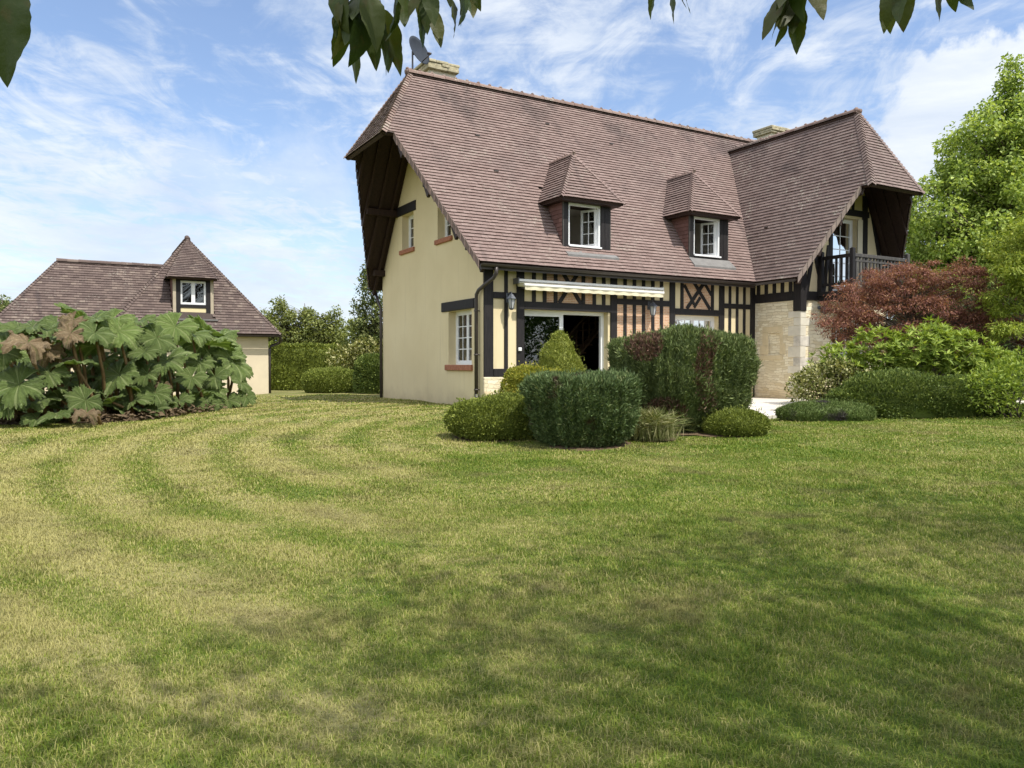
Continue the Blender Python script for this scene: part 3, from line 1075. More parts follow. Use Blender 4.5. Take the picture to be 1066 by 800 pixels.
mb.box(XW0 - 0.012, XW0 + 0.03, -0.505, -0.30, 0.51, 0.86, 0, 0.006)
mb.box(XW0 - 0.012, XW0 + 0.03, -1.00, -0.30, 0.87, 1.02, 0, 0.006)
tag(mb.build('niche_surround', simple('ochre_dressed_stone', (0.62, 0.52, 0.34), 0.92, 0.12, 4.0, 0.3, 0.15), house), 'ochre dressed stone round the blind niche')

# timber frame ---------------------------------------------------------------
def bar(name, x0, x1, z0, z1, y0=-0.034, y1=0.03, m='timber'):
    b = MB(UP1); b.box(x0, x1, y0, y1, z0, z1, 0, 0.006); return b.build(name, M[m], house)


TOP = 2.62
bar('post', 0.012, 0.25, -0.665, TOP, -0.040)
bar('stud', 0.55, 0.64, -0.118, TOP, -0.030)
bar('post', 0.88, 1.08, -0.94, TOP, -0.036)
bar('post', 3.60, 3.80, -0.94, TOP, -0.036)
bar('post', 5.54, 5.72, -0.94, TOP, -0.036)
bar('post', 7.32, 7.51, -0.94, TOP, -0.036)
bar('post', 8.53, 8.70, -0.94, TOP, -0.036)
bar('beam', 0.25, 0.88, 1.49, 1.635, -0.033)
bar('beam', 3.80, 5.54, 1.49, 1.635, -0.033)
bar('beam', 7.51, 8.53, 1.52, 1.655, -0.033)
bar('beam', 0.25, 0.88, -0.30, -0.12, -0.058)
bar('beam', 3.80, 8.53, -0.30, -0.12, -0.058)
bar('beam', 1.08, 3.60, 1.27, 1.452, -0.0355)
bar('beam', 5.72, 7.32, 1.29, 1.455, -0.0355)
for x in (1.30, 1.60, 1.91, 2.72, 3.05, 3.34):
    bar('stud', x, x + 0.10, 1.452, TOP, -0.030)
for x in (4.06, 4.36, 4.66, 4.97, 5.26):
    bar('stud', x - 0.05, x + 0.05, 1.635, TOP, -0.030)
    bar('stud', x - 0.05, x + 0.05, -0.118, 1.49, -0.030)
for x in (5.97, 7.07):
    bar('stud', x - 0.05, x + 0.05, 1.455, TOP, -0.030)
for x in (7.73, 8.01, 8.29):
    bar('stud', x - 0.045, x + 0.045, 1.655, TOP, -0.030)
    bar('stud', x - 0.045, x + 0.045, -0.118, 1.52, -0.030)


def brace(p0, p1, wid=0.10, y=-0.004, m='timber'):
    b = MB(UP1)
    b.beam((p0[0], y, p0[1]), (p1[0], y, p1[1]), wid, 0.05, (0, 1, 0))
    # the bar's wide side lies in the wall plane
    return b.build('brace', M[m], house)


brace((2.06, 2.32), (2.70, 1.45), 0.10, -0.002)
brace((2.06, 1.45), (2.70, 2.32), 0.10, 0.002)
brace((6.14, 1.46), (6.92, 2.36), 0.105, 0.003)
brace((6.05, 2.08), (6.40, 1.58), 0.085, -0.001)
brace((6.22, 2.36), (6.98, 1.47), 0.095, -0.0025)
brace((6.64, 2.33), (7.02, 1.86), 0.085, -0.001)
brace((6.40, 1.50), (6.62, 1.78), 0.085, 0.0005)

for x0, x1 in ((3.80, 4.01), (4.11, 4.31), (4.41, 4.61), (4.71, 4.92), (5.02, 5.21), (5.31, 5.54)):
    b = MB(UP1); b.box(x0 + 0.003, x1 - 0.003, -0.008, 0.01, -0.115, 1.487)
    b.build('brick_panel', M['brick'], house)
for x0, x1 in ((1.71, 1.905), (2.02, 2.715), (2.83, 3.045), (6.03, 7.01)):
    b = MB(UP1); b.box(x0, x1, -0.008, 0.01, 1.458, 2.60)
    b.build('brick_panel', M['brick'], house)

# wing frame
def wbar(name, p0, p1, wid, dep, up=(0, 0, 1), m='timber'):
    b = MB(UP1); b.beam(p0, p1, wid, dep, up); return b.build(name, M[m], house)


b = MB(UP1); b.box(XW0 - 0.035, XW0 + 0.03, -1.36, -0.034, 1.69, 1.93, 0, 0.006); b.build('beam', M['timber'], house)
b = MB(UP1); b.box(XW0 + 0.19, XW1, YW - 0.035, YW + 0.03, 1.69, 1.93, 0, 0.006); b.build('beam', M['timber'], house)
b = MB(UP1); b.box(XW0 - 0.038, XW0 + 0.19, -1.625, -1.36, 1.40, 2.60, 0, 0.008); b.build('post', M['timber'], house)
for y in (-0.155, -0.43, -0.71, -0.985, -1.26):
    b = MB(UP1); b.box(XW0 - 0.030, XW0 + 0.02, y - 0.055, y + 0.055, 1.93, 2.62, 0, 0.005); b.build('stud', M['timber'], house)
yb = YW - 0.004
for p0, p1 in (((8.92, 1.94), (9.22, 3.35)), ((9.10, 3.40), (9.55, 1.95)), ((11.62, 4.35), (12.20, 2.30)), ((9.60, 1.95), (9.80, 3.2))):
    wbar('brace', (p0[0], yb, p0[1]), (p1[0], yb, p1[1]), 0.13, 0.055, (0, 1, 0))
for x, z1 in ((9.42, 4.2), (9.88, 5.1), (11.33, 4.7)):
    b = MB(UP1); b.box(x - 0.11 if x > 11 else x - 0.07, x + 0.11 if x > 11 else x + 0.07, YW - 0.034, YW + 0.03, 1.93, z1, 0, 0.006); b.build('post', M['timber'], house)
b = MB(UP1); b.box(9.45, 11.5, YW - 0.0365, YW + 0.03, 4.10, 4.27, 0, 0.006); b.build('beam', M['timber'], house)
for x in (10.15, 10.476, 10.80):
    b = MB(UP1); b.box(x - 0.05, x + 0.05, YW - 0.030, YW + 0.03, 4.27, 5.6, 0, 0.005); b.build('stud', M['timber'], house)

# roofs -----------------------------------------------------------------------
nF = Vector((0, -SL, 1)).normalized(); nB = Vector((0, SL, 1)).normalized()
OB, OT, OX = 0.28, 1.418, 1.707
A = (-OB, -EV, ZE); B = (XE, -EV, ZE); B2 = (XE, Y1, ZH); C = (XE, YR, ZR); D = (-0.452, YR, ZR)
E = (-OX, Y1, ZH); F = (-OT, Y1, ZH)
Ab = (-OB, W_ + EV, ZE); Bb = (XE, W_ + EV, ZE); B2b = (XE, W_ - Y1, ZH); Eb = (-OX, W_ - Y1, ZH); Fb = (-OT, W_ - Y1, ZH)
hipn = (Vector(Eb) - Vector(E)).cross(Vector(D) - Vector(E)).normalized()
if hipn.z < 0: hipn = -hipn


def inset(p, n, t): return tuple(Vector(p) - Vector(n) * t)


mb = MB(UP1)
DK = 0.02                                       # deck lies just under the tiles
for poly, n in (([A, B, B2, F], nF), ([E, B2, C, D], nF)):
    # dormer openings are left as they are: the dormers' own floors close them
    pass


def deck_front(mb):
    """front deck with openings under the two dormers"""
    def P(x, y): return (x, y, zs(y))
    xs0 = [(2.30, 3.46), (6.36, 7.55)]
    ys0, ys1 = 0.04, 1.15
    tf = lambda y: -OB - (OT - OB) * (y + EV) / (Y1 + EV)
    strips = [(-EV, ys0), (ys0, ys1), (ys1, Y1)]
    for k, (a, b2) in enumerate(strips):
        cuts = [(None, XE)] if k != 1 else [(None, xs0[0][0]), (xs0[0][1], xs0[1][0]), (xs0[1][1], XE)]
        for l, r in cuts:
            poly = [P(tf(a) if l is None else l, a), P(r, a), P(r, b2), P(tf(b2) if l is None else l, b2)]
            mb.slab([inset(p, nF, DK) for p in poly], nF, 0.09)
    mb.slab([inset(p, nF, DK) for p in (E, B2, C, D)], nF, 0.09)


deck_front(mb)
for poly in ([Bb, Ab, Fb, B2b], [B2b, Eb, D, C]):
    mb.slab([inset(p, nB, DK) for p in poly], nB, 0.09)
mb.slab([inset(p, hipn, DK) for p in (Eb, E, D)], hipn, 0.09)
roof = mb.build('roof', M['soffit'], house)

DORM = [(2.2, 3.57), (6.25, 7.62)]


def in_dormer(p):
    for x0, x1 in DORM:
        if x0 + 0.03 < p.x < x1 - 0.03 and 0.03 < p.y < 1.12: return True
    return False


mb = MB(UP1)
tile_plane(mb, [[A, B, B2, F], [E, B2, C, D]], (1, 0, 0), 0.102, 0.168, in_dormer)
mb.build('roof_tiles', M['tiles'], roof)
mb = MB(UP1)
tile_plane(mb, [[E, Eb, D]], (0, 1, 0), 0.102, 0.168, None, 0, 0.030, 8)
tile_plane(mb, [[Ab, (2, W_ + EV, ZE), (2, W_ - Y1, ZH), Fb], [Eb, (2, W_ - Y1, ZH), (2, YR, ZR), D]], (-1, 0, 0), 0.102, 0.168, None, 0, 0.030, 9)
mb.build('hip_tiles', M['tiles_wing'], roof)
mb = MB(UP1)
ridge_row(mb, (D[0] - 0.05, D[1], D[2] + 0.02), (XE, YR, ZR + 0.02))
mb.tube([(D[0] - 0.10, YR, ZR + 0.0), (D[0] + 0.05, YR, ZR + 0.05)], [0.075, 0.09], 8)
mb.build('ridge_cap', M['ridge'], roof)
mb = MB(UP1)
hip_row(mb, E, D, nF, hipn)
hip_row(mb, Eb, D, nB, hipn)
mb.build('hip_cap', M['ridge'], roof)
mb = MB(UP1)
vout = Vector((-1, 0, 0)); vd = Vector((0, 0, -1))
verge_row(mb, A, F, vout, vd, 0.20, 0.15)
M['verge'] = simple('verge_tile', (0.17, 0.125, 0.11), 0.85, 0.3, 5.0, 0.3, 0.2)
mb.build('verge_tiles', M['verge'], roof)
mb = MB(UP1)
verge_row(mb, Ab, Fb, vout, vd, 0.20, 0.15, 6)
mb.build('verge_tiles', M['verge'], roof)
# rafters and purlins carrying the overhang
mb = MB(UP1)
for xr in (-0.18, -0.55, -0.92, -1.28):
    f0 = max(0.0, (-xr - OB) / (OT - OB))
    ya = W_ + EV - (EV + Y1) * f0
    hz_ = ZH + (xr + OX) * (ZR - ZH) / (OX - 0.452) - 0.25
    yt = min(YR - 0.4, (hz_ - ZE) / SL - EV)
    mb.beam((xr, ya - 0.06, zs(W_ - ya) - 0.19), (xr, W_ - yt, zs(yt) - 0.19), 0.07, 0.12)
    ya2 = -EV + (EV + Y1) * f0
    mb.beam((xr, ya2 + 0.06, zs(ya2) - 0.19), (xr, yt, zs(yt) - 0.19), 0.07, 0.12)
mb.build('rafters', M['soffit'], roof)
for y, x in ((5.12, -0.93), (6.18, -0.34), (1.18, -0.93), (0.12, -0.36)):
    zz = zs(y if y < YR else W_ - y) - 0.34
    b = MB(UP1); b.box(x, 0.1, y - 0.075, y + 0.075, zz - 0.09, zz + 0.09, 0, 0.01)
    b.build('purlin', M['soffit'], house)

# wing roof
nW = Vector((-SW, 0, 1)).normalized(); nE = Vector((SW, 0, 1)).normalized()
HB = 2 * XQ
wA = (XV, -1.778, ZEW); wB = (XV, -EV, ZEW); wC = (XQ, YJ, ZRW); wD = (XQ, -1.942, ZRW)
wE = (XQ - HXW, -3.158, ZHW); wF = (XQ - HXW, -2.826, ZHW)
tP = (ZHW - ZEW) / (ZRW - ZEW); wP = (XQ - HXW, -EV + (YJ + EV) * tP, ZHW)
mir = lambda p: (HB - p[0], p[1], p[2])
hw_n = (Vector(mir(wE)) - Vector(wE)).cross(Vector(wD) - Vector(wE)).normalized()
if hw_n.z < 0: hw_n = -hw_n
mb = MB(UP1)
for poly in ([wA, wB, wP, wF], [wE, wP, wC, wD]):
    mb.slab([inset(p, nW, DK) for p in poly[::-1]], nW, 0.09)
    mb.slab([inset(mir(p), nE, DK) for p in poly], nE, 0.09)
mb.slab([inset(p, hw_n, DK) for p in (wE, mir(wE), wD)], hw_n, 0.09)
wroof = mb.build('wing_roof', M['soffit'], house)
mb = MB(UP1)
tile_plane(mb, [[wA, wB, wP, wF], [wE, wP, wC, wD]], (0, -1, 0), 0.102, 0.168, None, 0, 0.030, 21)
tile_plane(mb, [[wE, mir(wE), wD]], (1, 0, 0), 0.102, 0.168, None, 0, 0.030, 22)
tile_plane(mb, [[mir(wA), mir(wB), mir(wP), mir(wF)], [mir(wE), mir(wP), mir(wC), mir(wD)]], (0, 1, 0), 0.102, 0.168, None, 0, 0.030, 23)
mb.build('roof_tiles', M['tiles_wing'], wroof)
mb = MB(UP1)
ridge_row(mb, (XQ, -1.90, ZRW + 0.02), (XQ, YJ + 0.02, ZRW + 0.02), 0.10, 0.33, True, 9)
mb.tube([(XQ, -2.03, ZRW - 0.02), (XQ, -1.86, ZRW + 0.05)], [0.07, 0.085], 8)
mb.build('ridge_cap', M['ridge'], wroof)
mb = MB(UP1)
hip_row(mb, wE, wD, nW, hw_n)
hip_row(mb, mir(wE), wD, nE, hw_n)
mb.build('hip_cap', M['tiles_wing'], wroof)
mb = MB(UP1)
verge_row(mb, wA, wF, (0, -1, 0), (0, 0, -1), 0.20, 0.15, 31)
M['verge_pale'] = simple('verge_tile_pale', (0.27, 0.215, 0.185), 0.85, 0.25, 5.0, 0.3, 0.2)
mb.build('verge_tiles', M['verge_pale'], wroof)
mb = MB(UP1)
verge_row(mb, mir(wA), mir(wF), (0, -1, 0), (0, 0, -1), 0.20, 0.15, 32)
mb.build('verge_tiles', M['verge_pale'], wroof)
mb = MB(UP1)
for yr in (-1.75, -2.1, -2.45, -2.8):
    f0 = max(0.0, min(1.0, (-yr - 1.778) / (2.826 - 1.778)))
    for sx in (1, -1):
        x0 = XV + (XQ - HXW - XV) * f0
        ht = min(ZRW - 0.45, ZHW + (yr + 3.158) * (ZRW - ZHW) / (3.158 - 1.942) - 0.3)
        x2 = XV + (ht - ZEW) / SW
        p0 = (x0 + 0.05, yr, ZEW + SW * (x0 + 0.05 - XV) - 0.26); p1 = (x2, yr, ht - 0.26)
        mb.beam(p0 if sx > 0 else mir(p0), p1 if sx > 0 else mir(p1), 0.07, 0.12, (0, 1, 0))
mb.build('rafters', M['soffit'], wroof)

# little vent slots in the roof
for x, y in ((3.35, 1.35 + 1.2), (1.05, 1.30), (5.4, 2.35), (0.9, 2.0)):
    b = MB(UP1)
    c = Vector((x, y, zs(y)))
    b.beam(c + nF * 0.03 - Vector((0.06, 0, 0)), c + nF * 0.03 + Vector((0.06, 0, 0)), 0.05, 0.03)
    b.build('roof_vent', M['gutter'], roof)
b = MB(UP1)
c = Vector((XV + 0.75, -0.1, ZEW + SW * 0.75)) + nW * 0.03
b.beam(c - Vector((0, 0.06, 0)), c + Vector((0, 0.06, 0)), 0.05, 0.03); b.build('roof_vent', M['gutter'], wroof)

# chimneys ------------------------------------------------------------------
def chimney(x0, x1, y0, y1, z0, z1, seed):
    rd2 = random.Random(seed)
    b = MB(UP1)
    b.box(x0 + 0.10, x1 - 0.10, y0 + 0.10, y1 - 0.10, z0, z1 - 0.20)
    c = b.build('chimney', M['quoin'], roof)
    b = MB(UP1)
    z = z1 - 0.20
    while z < z1 - 0.02:
        t = rd2.uniform(0.065, 0.09)
        x = x0 + rd2.uniform(-.02, .02)
        while x < x1 - 0.05:
            wq = min(rd2.uniform(0.22, 0.42), x1 - x)
            b.box(x, x + wq - 0.008, y0 + rd2.uniform(-.03, .03), y1 + rd2.uniform(-.03, .03), z, z + t - 0.004 + rd2.uniform(-.01, .008), 0, 0.012)
            x += wq
        z += t
    o = b.build('chimney_top', M['flag'], roof)


chimney(0.18, 1.16, 3.45, 4.35, 6.6, 8.02, 2)
chimney(13.05, 14.25, 3.25, 4.1, 6.8, 8.22, 3)

# dormers ---------------------------------------------------------------------
def dormer(x0, x1, dz):
    xc = (x0 + x1) / 2
    zb, zt_, ye = 2.83 + dz, 3.90 + dz, -0.26
    ze, zr = 3.94 + dz, 5.22 + dz
    hwid = 0.93
    ya = 0.62
    yk = lambda z: (z - ZE) / SL - EV             # main roof y at height z
    b = MB(UP1)
    # front frame: posts, sill rail, head; cheeks behind
    b.box(x0, x0 + 0.13, -0.015, 0.12, zb - 0.06, zt_ + 0.03, 0, 0.006)
    b.box(x1 - 0.27, x1, -0.015, 0.12, zb - 0.06, zt_ + 0.03, 0, 0.006)
    b.box(x0 + 0.13, x1 - 0.27, -0.012, 0.10, zt_ - 0.02, zt_ + 0.05)
    b.box(x0 + 0.13, x1 - 0.27, -0.012, 0.10, zb - 0.06, zb + 0.0)
    b.box(x1 - 0.155, x1 - 0.14, -0.022, 0.0, zb - 0.05, zt_ + 0.02)
    root = b.build('dormer', M['timber'], house)
    # pale edge laths
    b = MB(UP1)
    b.box(x0 - 0.03, x0 - 0.002, -0.012, 0.03, zb - 0.07, zt_ + 0.02)
    b.build('corner_board', M['timber_grey'], root)
    b = MB(UP1)
    b.box(x1 + 0.002, x1 + 0.03, -0.012, 0.03, zb - 0.07, zt_ + 0.02)
    b.build('corner_board', M['timber_grey'], root)
    # cheeks hung with tiles
    for x, s in ((x0 - 0.005, -1), (x1 + 0.005, 1)):
        b = MB(UP1)
        tri = [(x, 0.03, zs(0.03)), (x, yk(zt_ + 0.06), zt_ + 0.06), (x, 0.03, zt_ + 0.06)]
        b.poly(tri if s > 0 else tri[::-1])
        n = 11
        for i in range(n):
            z0_, z1_ = zb - 0.05 + (zt_ + 0.08 - zb) * i / n, zb - 0.05 + (zt_ + 0.08 - zb) * (i + 1) / n
            y = 0.03
            yend = yk(z1_) + 0.02
            y -= 0.08 * (i % 2)
            while y < yend:
                ya_, yb_ = max(y, 0.03), min(y + 0.16, yend)
                if yb_ - ya_ > 0.01:
                    o0, o1 = 0.022, 0.008
                    q = [(x + s * o0, ya_, z0_), (x + s * o0, yb_ - 0.004, z0_), (x + s * o1, yb_ - 0.004, z1_ + 0.01), (x + s * o1, ya_, z1_ + 0.01)]
                    b.poly(q if s > 0 else q[::-1])
                    q2 = [(x, ya_, z0_), (x, yb_ - 0.004, z0_), (x + s * o0, yb_ - 0.004, z0_), (x + s * o0, ya_, z0_)]
                    b.poly(q2)
                y += 0.16
        b.build('cheek', M['tiles_cheek'], root)
    # roof: hip in front, two sides running back into the main slope
    e1, e2 = (xc - hwid, ye, ze), (xc + hwid, ye, ze)
    apx = (xc, ya, zr); bk = (xc, yk(zr) + 0.02, zr)
    s1, s2 = (xc - hwid, yk(ze) + 0.02, ze), (xc + hwid, yk(ze) + 0.02, ze)
    nh = Vector((0, -(zr - ze), ya - ye)).normalized()
    n1 = Vector((-(zr - ze), 0, hwid)).normalized(); n2 = Vector((zr - ze, 0, hwid)).normalized()
    b = MB(UP1)
    b.slab([inset(p, nh, 0.01) for p in (e1, e2, apx)], nh, 0.06)
    b.slab([inset(p, n1, 0.01) for p in (s1, e1, apx, bk)], n1, 0.06)
    b.slab([inset(p, n2, 0.01) for p in (e2, s2, bk, apx)], n2, 0.06)
    b.box(xc - hwid + 0.05, xc + hwid - 0.05, ye + 0.05, yk(ze) - 0.1, ze - 0.06, ze - 0.035)
    b.build('dormer_roof', M['soffit'], root)
    b = MB(UP1)
    tile_plane(b, [[e1, e2, apx]], (1, 0, 0), 0.098, 0.165, None, 0, 0.034, int(x0 * 10))
    tile_plane(b, [[s1, e1, apx, bk]], (0, -1, 0), 0.098, 0.165, None, 0, 0.034, int(x0 * 10) + 1)
    tile_plane(b, [[e2, s2, bk, apx]], (0, 1, 0), 0.098, 0.165, None, 0, 0.034, int(x0 * 10) + 2)
    hip_row(b, e1, apx, nh, n1, 0.098, 0.07)
    hip_row(b, e2, apx, nh, n2, 0.098, 0.07)
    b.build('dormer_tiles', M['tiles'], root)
    b = MB(UP1)
    ridge_row(b, (xc, ya - 0.04, zr + 0.01), bk, 0.075, 0.3, True, 4)
    b.build('ridge_cap', M['ridge'], root)
    # lead apron under the sill
    b = MB(UP1)
    y0, y1 = -0.19, -0.02
    b.mesh([(x0 - 0.05, y1, zb - 0.055), (x1 + 0.06, y1, zb - 0.055), (x1 + 0.16, y0, zs(y0) + 0.085), (x0 + 0.0, y0, zs(y0) + 0.085),
            (x0 - 0.05, 0.06, zb - 0.10), (x1 + 0.06, 0.06, zb - 0.10), (x1 + 0.16, y0, zs(y0)), (x0, y0, zs(y0))],
           [(3, 2, 1, 0), (0, 1, 5, 4), (7, 6, 2, 3), (0, 4, 7, 3), (1, 2, 6, 5)])
    b.build('apron', M['lead'], root)
    # window: frame, casement swung inwards, panes
    a0, a1 = x0 + 0.13, x1 - 0.27
    b = MB(UP1)
    f = 0.055
    b.box(a0, a0 + f, 0.02, 0.09, zb, zt_ - 0.02); b.box(a1 - f, a1, 0.02, 0.09, zb, zt_ - 0.02)
    b.box(a0 + f, a1 - f, 0.02, 0.09, zb, zb + f); b.box(a0 + f, a1 - f, 0.02, 0.09, zt_ - 0.02 - f, zt_ - 0.02)
    b.box(a0 - 0.0, a1 + 0.0, -0.055, 0.018, zb - 0.005, zb + 0.035)
    b.build('window_frame', M['white'], root)
    # right casement, hinged on the right jamb, opened about 70 degrees
    hx, hy = a1 - f, 0.09
    wdt, hz0, hz1 = 0.42, zb + f + 0.01, zt_ - 0.03 - f
    ang = R_(118)
    dirx, diry = math.cos(ang), math.sin(ang)
    cas = MB(UP1)
    def bx(u0, u1, z0, z1, t0, t1, mm=cas):
        vs = []
        for zz_ in (z0, z1):
            for u, t in ((u0, t0), (u1, t0), (u1, t1), (u0, t1)):
                vs.append((hx + dirx * u - diry * t, hy + diry * u + dirx * t, zz_))
        mm.mesh(vs, [(0, 3, 2, 1), (4, 5, 6, 7), (0, 1, 5, 4), (1, 2, 6, 5), (2, 3, 7, 6), (3, 0, 4, 7)])
    bx(0, 0.055, hz0, hz1, 0, 0.05); bx(wdt - 0.055, wdt, hz0, hz1, 0, 0.05)
    bx(0.055, wdt - 0.055, hz0, hz0 + 0.07, 0, 0.05); bx(0.055, wdt - 0.055, hz1 - 0.055, hz1, 0, 0.05)
    bx(wdt / 2 - 0.01, wdt / 2 + 0.01, hz0 + 0.07, hz1 - 0.055, 0.01, 0.04)
    for q in (0.36, 0.68):
        zq = hz0 + (hz1 - hz0) * q
        bx(0.055, wdt - 0.055, zq - 0.01, zq + 0.01, 0.012, 0.038)
    cas.build('casement', M['white'], root)
    pn = MB(UP1); bx(0.055, wdt - 0.055, hz0 + 0.07, hz1 - 0.055, 0.022, 0.028, pn); pn.build('pane', M['glass'], root)
    # the dim room behind
    b = MB(UP1)
    r0, r1 = x0 + 0.11, x1 - 0.04
    yb2 = 2.2
    q = [(r0, 0.13, zb - 0.4), (r1, 0.13, zb - 0.4), (r1, yb2, zb - 0.4), (r0, yb2, zb - 0.4), (r0, 0.13, zt_ + 0.0), (r1, 0.13, zt_ + 0.0), (r1, yb2, zt_), (r0, yb2, zt_)]
    b.mesh(q, [(0, 1, 2, 3), (7, 6, 5, 4), (2, 1, 5, 6), (3, 2, 6, 7), (0, 3, 7, 4)])
    b.build('room_lining', M['inner'], root)
    return root


dormer(*DORM[0], 0.0)
dormer(*DORM[1], 0.055)

# ---------------------------------------------------------------- openings of the house
def window_box(name, frame, a0, a1, b0, b1, d0, cols, rows, leaves_n=1, fw=0.055, sash=0.05, open_frac=None):
    """white framed window set d0 into a wall; frame(a,b,d) -> house xyz"""
    def bx(mb, p0, p1, q0, q1, e0, e1):
        vs = [frame(a, b, d) for d in (e0, e1) for a, b in ((p0, q0), (p1, q0), (p1, q1), (p0, q1))]
        mb.mesh(vs, [(0, 3, 2, 1), (4, 5, 6, 7), (0, 1, 5, 4), (1, 2, 6, 5), (2, 3, 7, 6), (3, 0, 4, 7)])
    m1 = MB(UP1)
    bx(m1, a0, a0 + fw, b0, b1, d0, d0 + 0.07); bx(m1, a1 - fw, a1, b0, b1, d0, d0 + 0.07)
    bx(m1, a0 + fw, a1 - fw, b0, b0 + fw, d0, d0 + 0.07); bx(m1, a0 + fw, a1 - fw, b1 - fw, b1, d0, d0 + 0.07)
    root = m1.build(name, M['white'], house)
    gl = MB(UP1); mu = MB(UP1)
    wl = (a1 - a0 - 2 * fw) / leaves_n
    for k in range(leaves_n):
        p0, p1 = a0 + fw + k * wl + 0.003, a0 + fw + (k + 1) * wl - 0.003
        q0, q1 = b0 + fw, b1 - fw
        bx(mu, p0, p0 + sash, q0, q1, d0 + 0.012, d0 + 0.06); bx(mu, p1 - sash, p1, q0, q1, d0 + 0.012, d0 + 0.06)
        bx(mu, p0 + sash, p1 - sash, q0, q0 + sash, d0 + 0.012, d0 + 0.06); bx(mu, p0 + sash, p1 - sash, q1 - sash, q1, d0 + 0.012, d0 + 0.06)
        for i in range(1, cols):
            u = p0 + sash + (p1 - p0 - 2 * sash) * i / cols
            bx(mu, u - 0.011, u + 0.011, q0 + sash, q1 - sash, d0 + 0.022, d0 + 0.05)
        for j in range(1, rows):
            v = q0 + sash + (q1 - q0 - 2 * sash) * j / rows
            bx(mu, p0 + sash, p1 - sash, v - 0.011, v + 0.011, d0 + 0.0235, d0 + 0.0485)
        bx(gl, p0 + sash - 0.004, p1 - sash + 0.004, q0 + sash - 0.004, q1 - sash + 0.004, d0 + 0.033, d0 + 0.039)
    mu.build('sash', M['white'], root)
    gl.build('pane', M['glass'], root)
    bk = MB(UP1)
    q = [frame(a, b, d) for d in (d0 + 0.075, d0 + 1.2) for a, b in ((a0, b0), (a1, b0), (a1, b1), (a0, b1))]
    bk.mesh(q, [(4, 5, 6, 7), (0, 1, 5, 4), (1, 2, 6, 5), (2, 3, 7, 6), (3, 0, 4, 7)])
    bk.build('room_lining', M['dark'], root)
    return root


GF = lambda a, b, d: (d, a, b)                 # gable wall
FF = lambda a, b, d: (a, d, b)                 # front wall
WF = lambda a, b, d: (a, YW + d, b)            # wing front

w1 = window_box('window', GF, 0.56, 1.81, -0.03, 1.28, 0.20, 2, 4, 2)
b = MB(UP1); b.box(-0.06, 0.20, 0.50, 1.93, -0.17, -0.032, 0, 0.012); b.build('sill', M['sill'], w1)
b = MB(UP1); b.box(-0.035, 0.1, 0.41, 2.17, 1.282, 1.512, 0, 0.01); b.build('lintel', M['timber'], w1)
w2 = window_box('window', GF, 3.98, 4.80, 3.15, 4.12, 0.20, 2, 3, 1)
b = MB(UP1); b.box(-0.06, 0.20, 3.90, 4.90, 3.03, 3.148, 0, 0.012); b.build('sill', M['sill'], w2)
b = MB(UP1); b.box(-0.035, 0.1, 3.81, 5.11, 4.122, 4.385, 0, 0.01); b.build('lintel', M['timber'], w2)
w3 = window_box('window', GF, 1.66, 2.43, 3.12, 4.12, 0.20, 2, 3, 1)
b = MB(UP1); b.box(-0.06, 0.20, 1.56, 2.53, 3.0, 3.118, 0, 0.012); b.build('sill', M['sill'], w3)
b = MB(UP1); b.box(-0.035, 0.1, 1.50, 2.62, 4.122, 4.37, 0, 0.01); b.build('lintel', M['timber'], w3)

w4 = window_box('window', FF, 5.722, 7.318, 0.052, 1.288, 0.16, 3, 4, 2, 0.07)
b = MB(UP1); b.box(5.66, 7.38, -0.07, 0.16, -0.06, 0.05, 0, 0.012); b.build('sill', M['sill'], w4)
w5 = window_box('window', WF, 9.972, 11.548, -0.098, 1.218, 0.15, 2, 4, 2, 0.06)
b = MB(UP1); b.box(9.90, 11.62, YW - 0.05, YW + 0.15, -0.20, -0.10, 0, 0.012); b.build('sill', M['quoin'], w5)
w6 = window_box('balcony_door', WF, 9.982, 10.978, 1.942, 4.018, 0.12, 2, 5, 1, 0.06)
# cream shutter folded back beside it
b = MB(UP1); b.box(10.99, 11.20, YW - 0.045, YW - 0.012, 1.96, 4.02, 0, 0.006)
b.build('shutter', simple('cream_shutter', (0.62, 0.56, 0.42), 0.7, 0.06, 4.0), w6)

# sliding door: fixed pane left, open leaf right with the stairs behind
m1 = MB(UP1)
y0, y1 = 0.17, 0.25
m1.box(1.08, 1.14, y0, y1, -0.94, 1.268); m1.box(3.44, 3.53, y0, y1, -0.94, 1.268)
m1.box(1.14, 3.44, y0, y1, 1.19, 1.268); m1.box(1.14, 3.44, y0, y1, -0.94, -0.88)
m1.box(1.08, 3.53, y0 - 0.10, y0 - 0.002, -0.96, -0.935)
door = m1.build('sliding_door', M['white'], house)
m1 = MB(UP1)
m1.box(1.14, 1.20, y0 + 0.012, y1 - 0.02, -0.88, 1.19); m1.box(2.20, 2.31, y0 + 0.012, y1 - 0.02, -0.88, 1.19)
m1.box(1.20, 2.20, y0 + 0.012, y1 - 0.02, -0.88, -0.80); m1.box(1.20, 2.20, y0 + 0.012, y1 - 0.02, 1.13, 1.19)
m1.box(2.245, 2.275, y0 - 0.02, y0 + 0.011, -0.05, 0.12)
m1.build('door_leaf', M['white'], door)
m1 = MB(UP1); m1.box(1.195, 2.205, y0 + 0.03, y0 + 0.042, -0.805, 1.135); m1.build('pane', M['glass'], door)
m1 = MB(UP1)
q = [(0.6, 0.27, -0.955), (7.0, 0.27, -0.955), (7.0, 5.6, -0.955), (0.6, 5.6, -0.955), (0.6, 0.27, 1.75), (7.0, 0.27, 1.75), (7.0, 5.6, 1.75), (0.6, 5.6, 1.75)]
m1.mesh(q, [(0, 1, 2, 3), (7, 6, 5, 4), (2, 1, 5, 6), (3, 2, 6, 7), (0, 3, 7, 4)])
m1.build('room_lining', M['dark'], door)
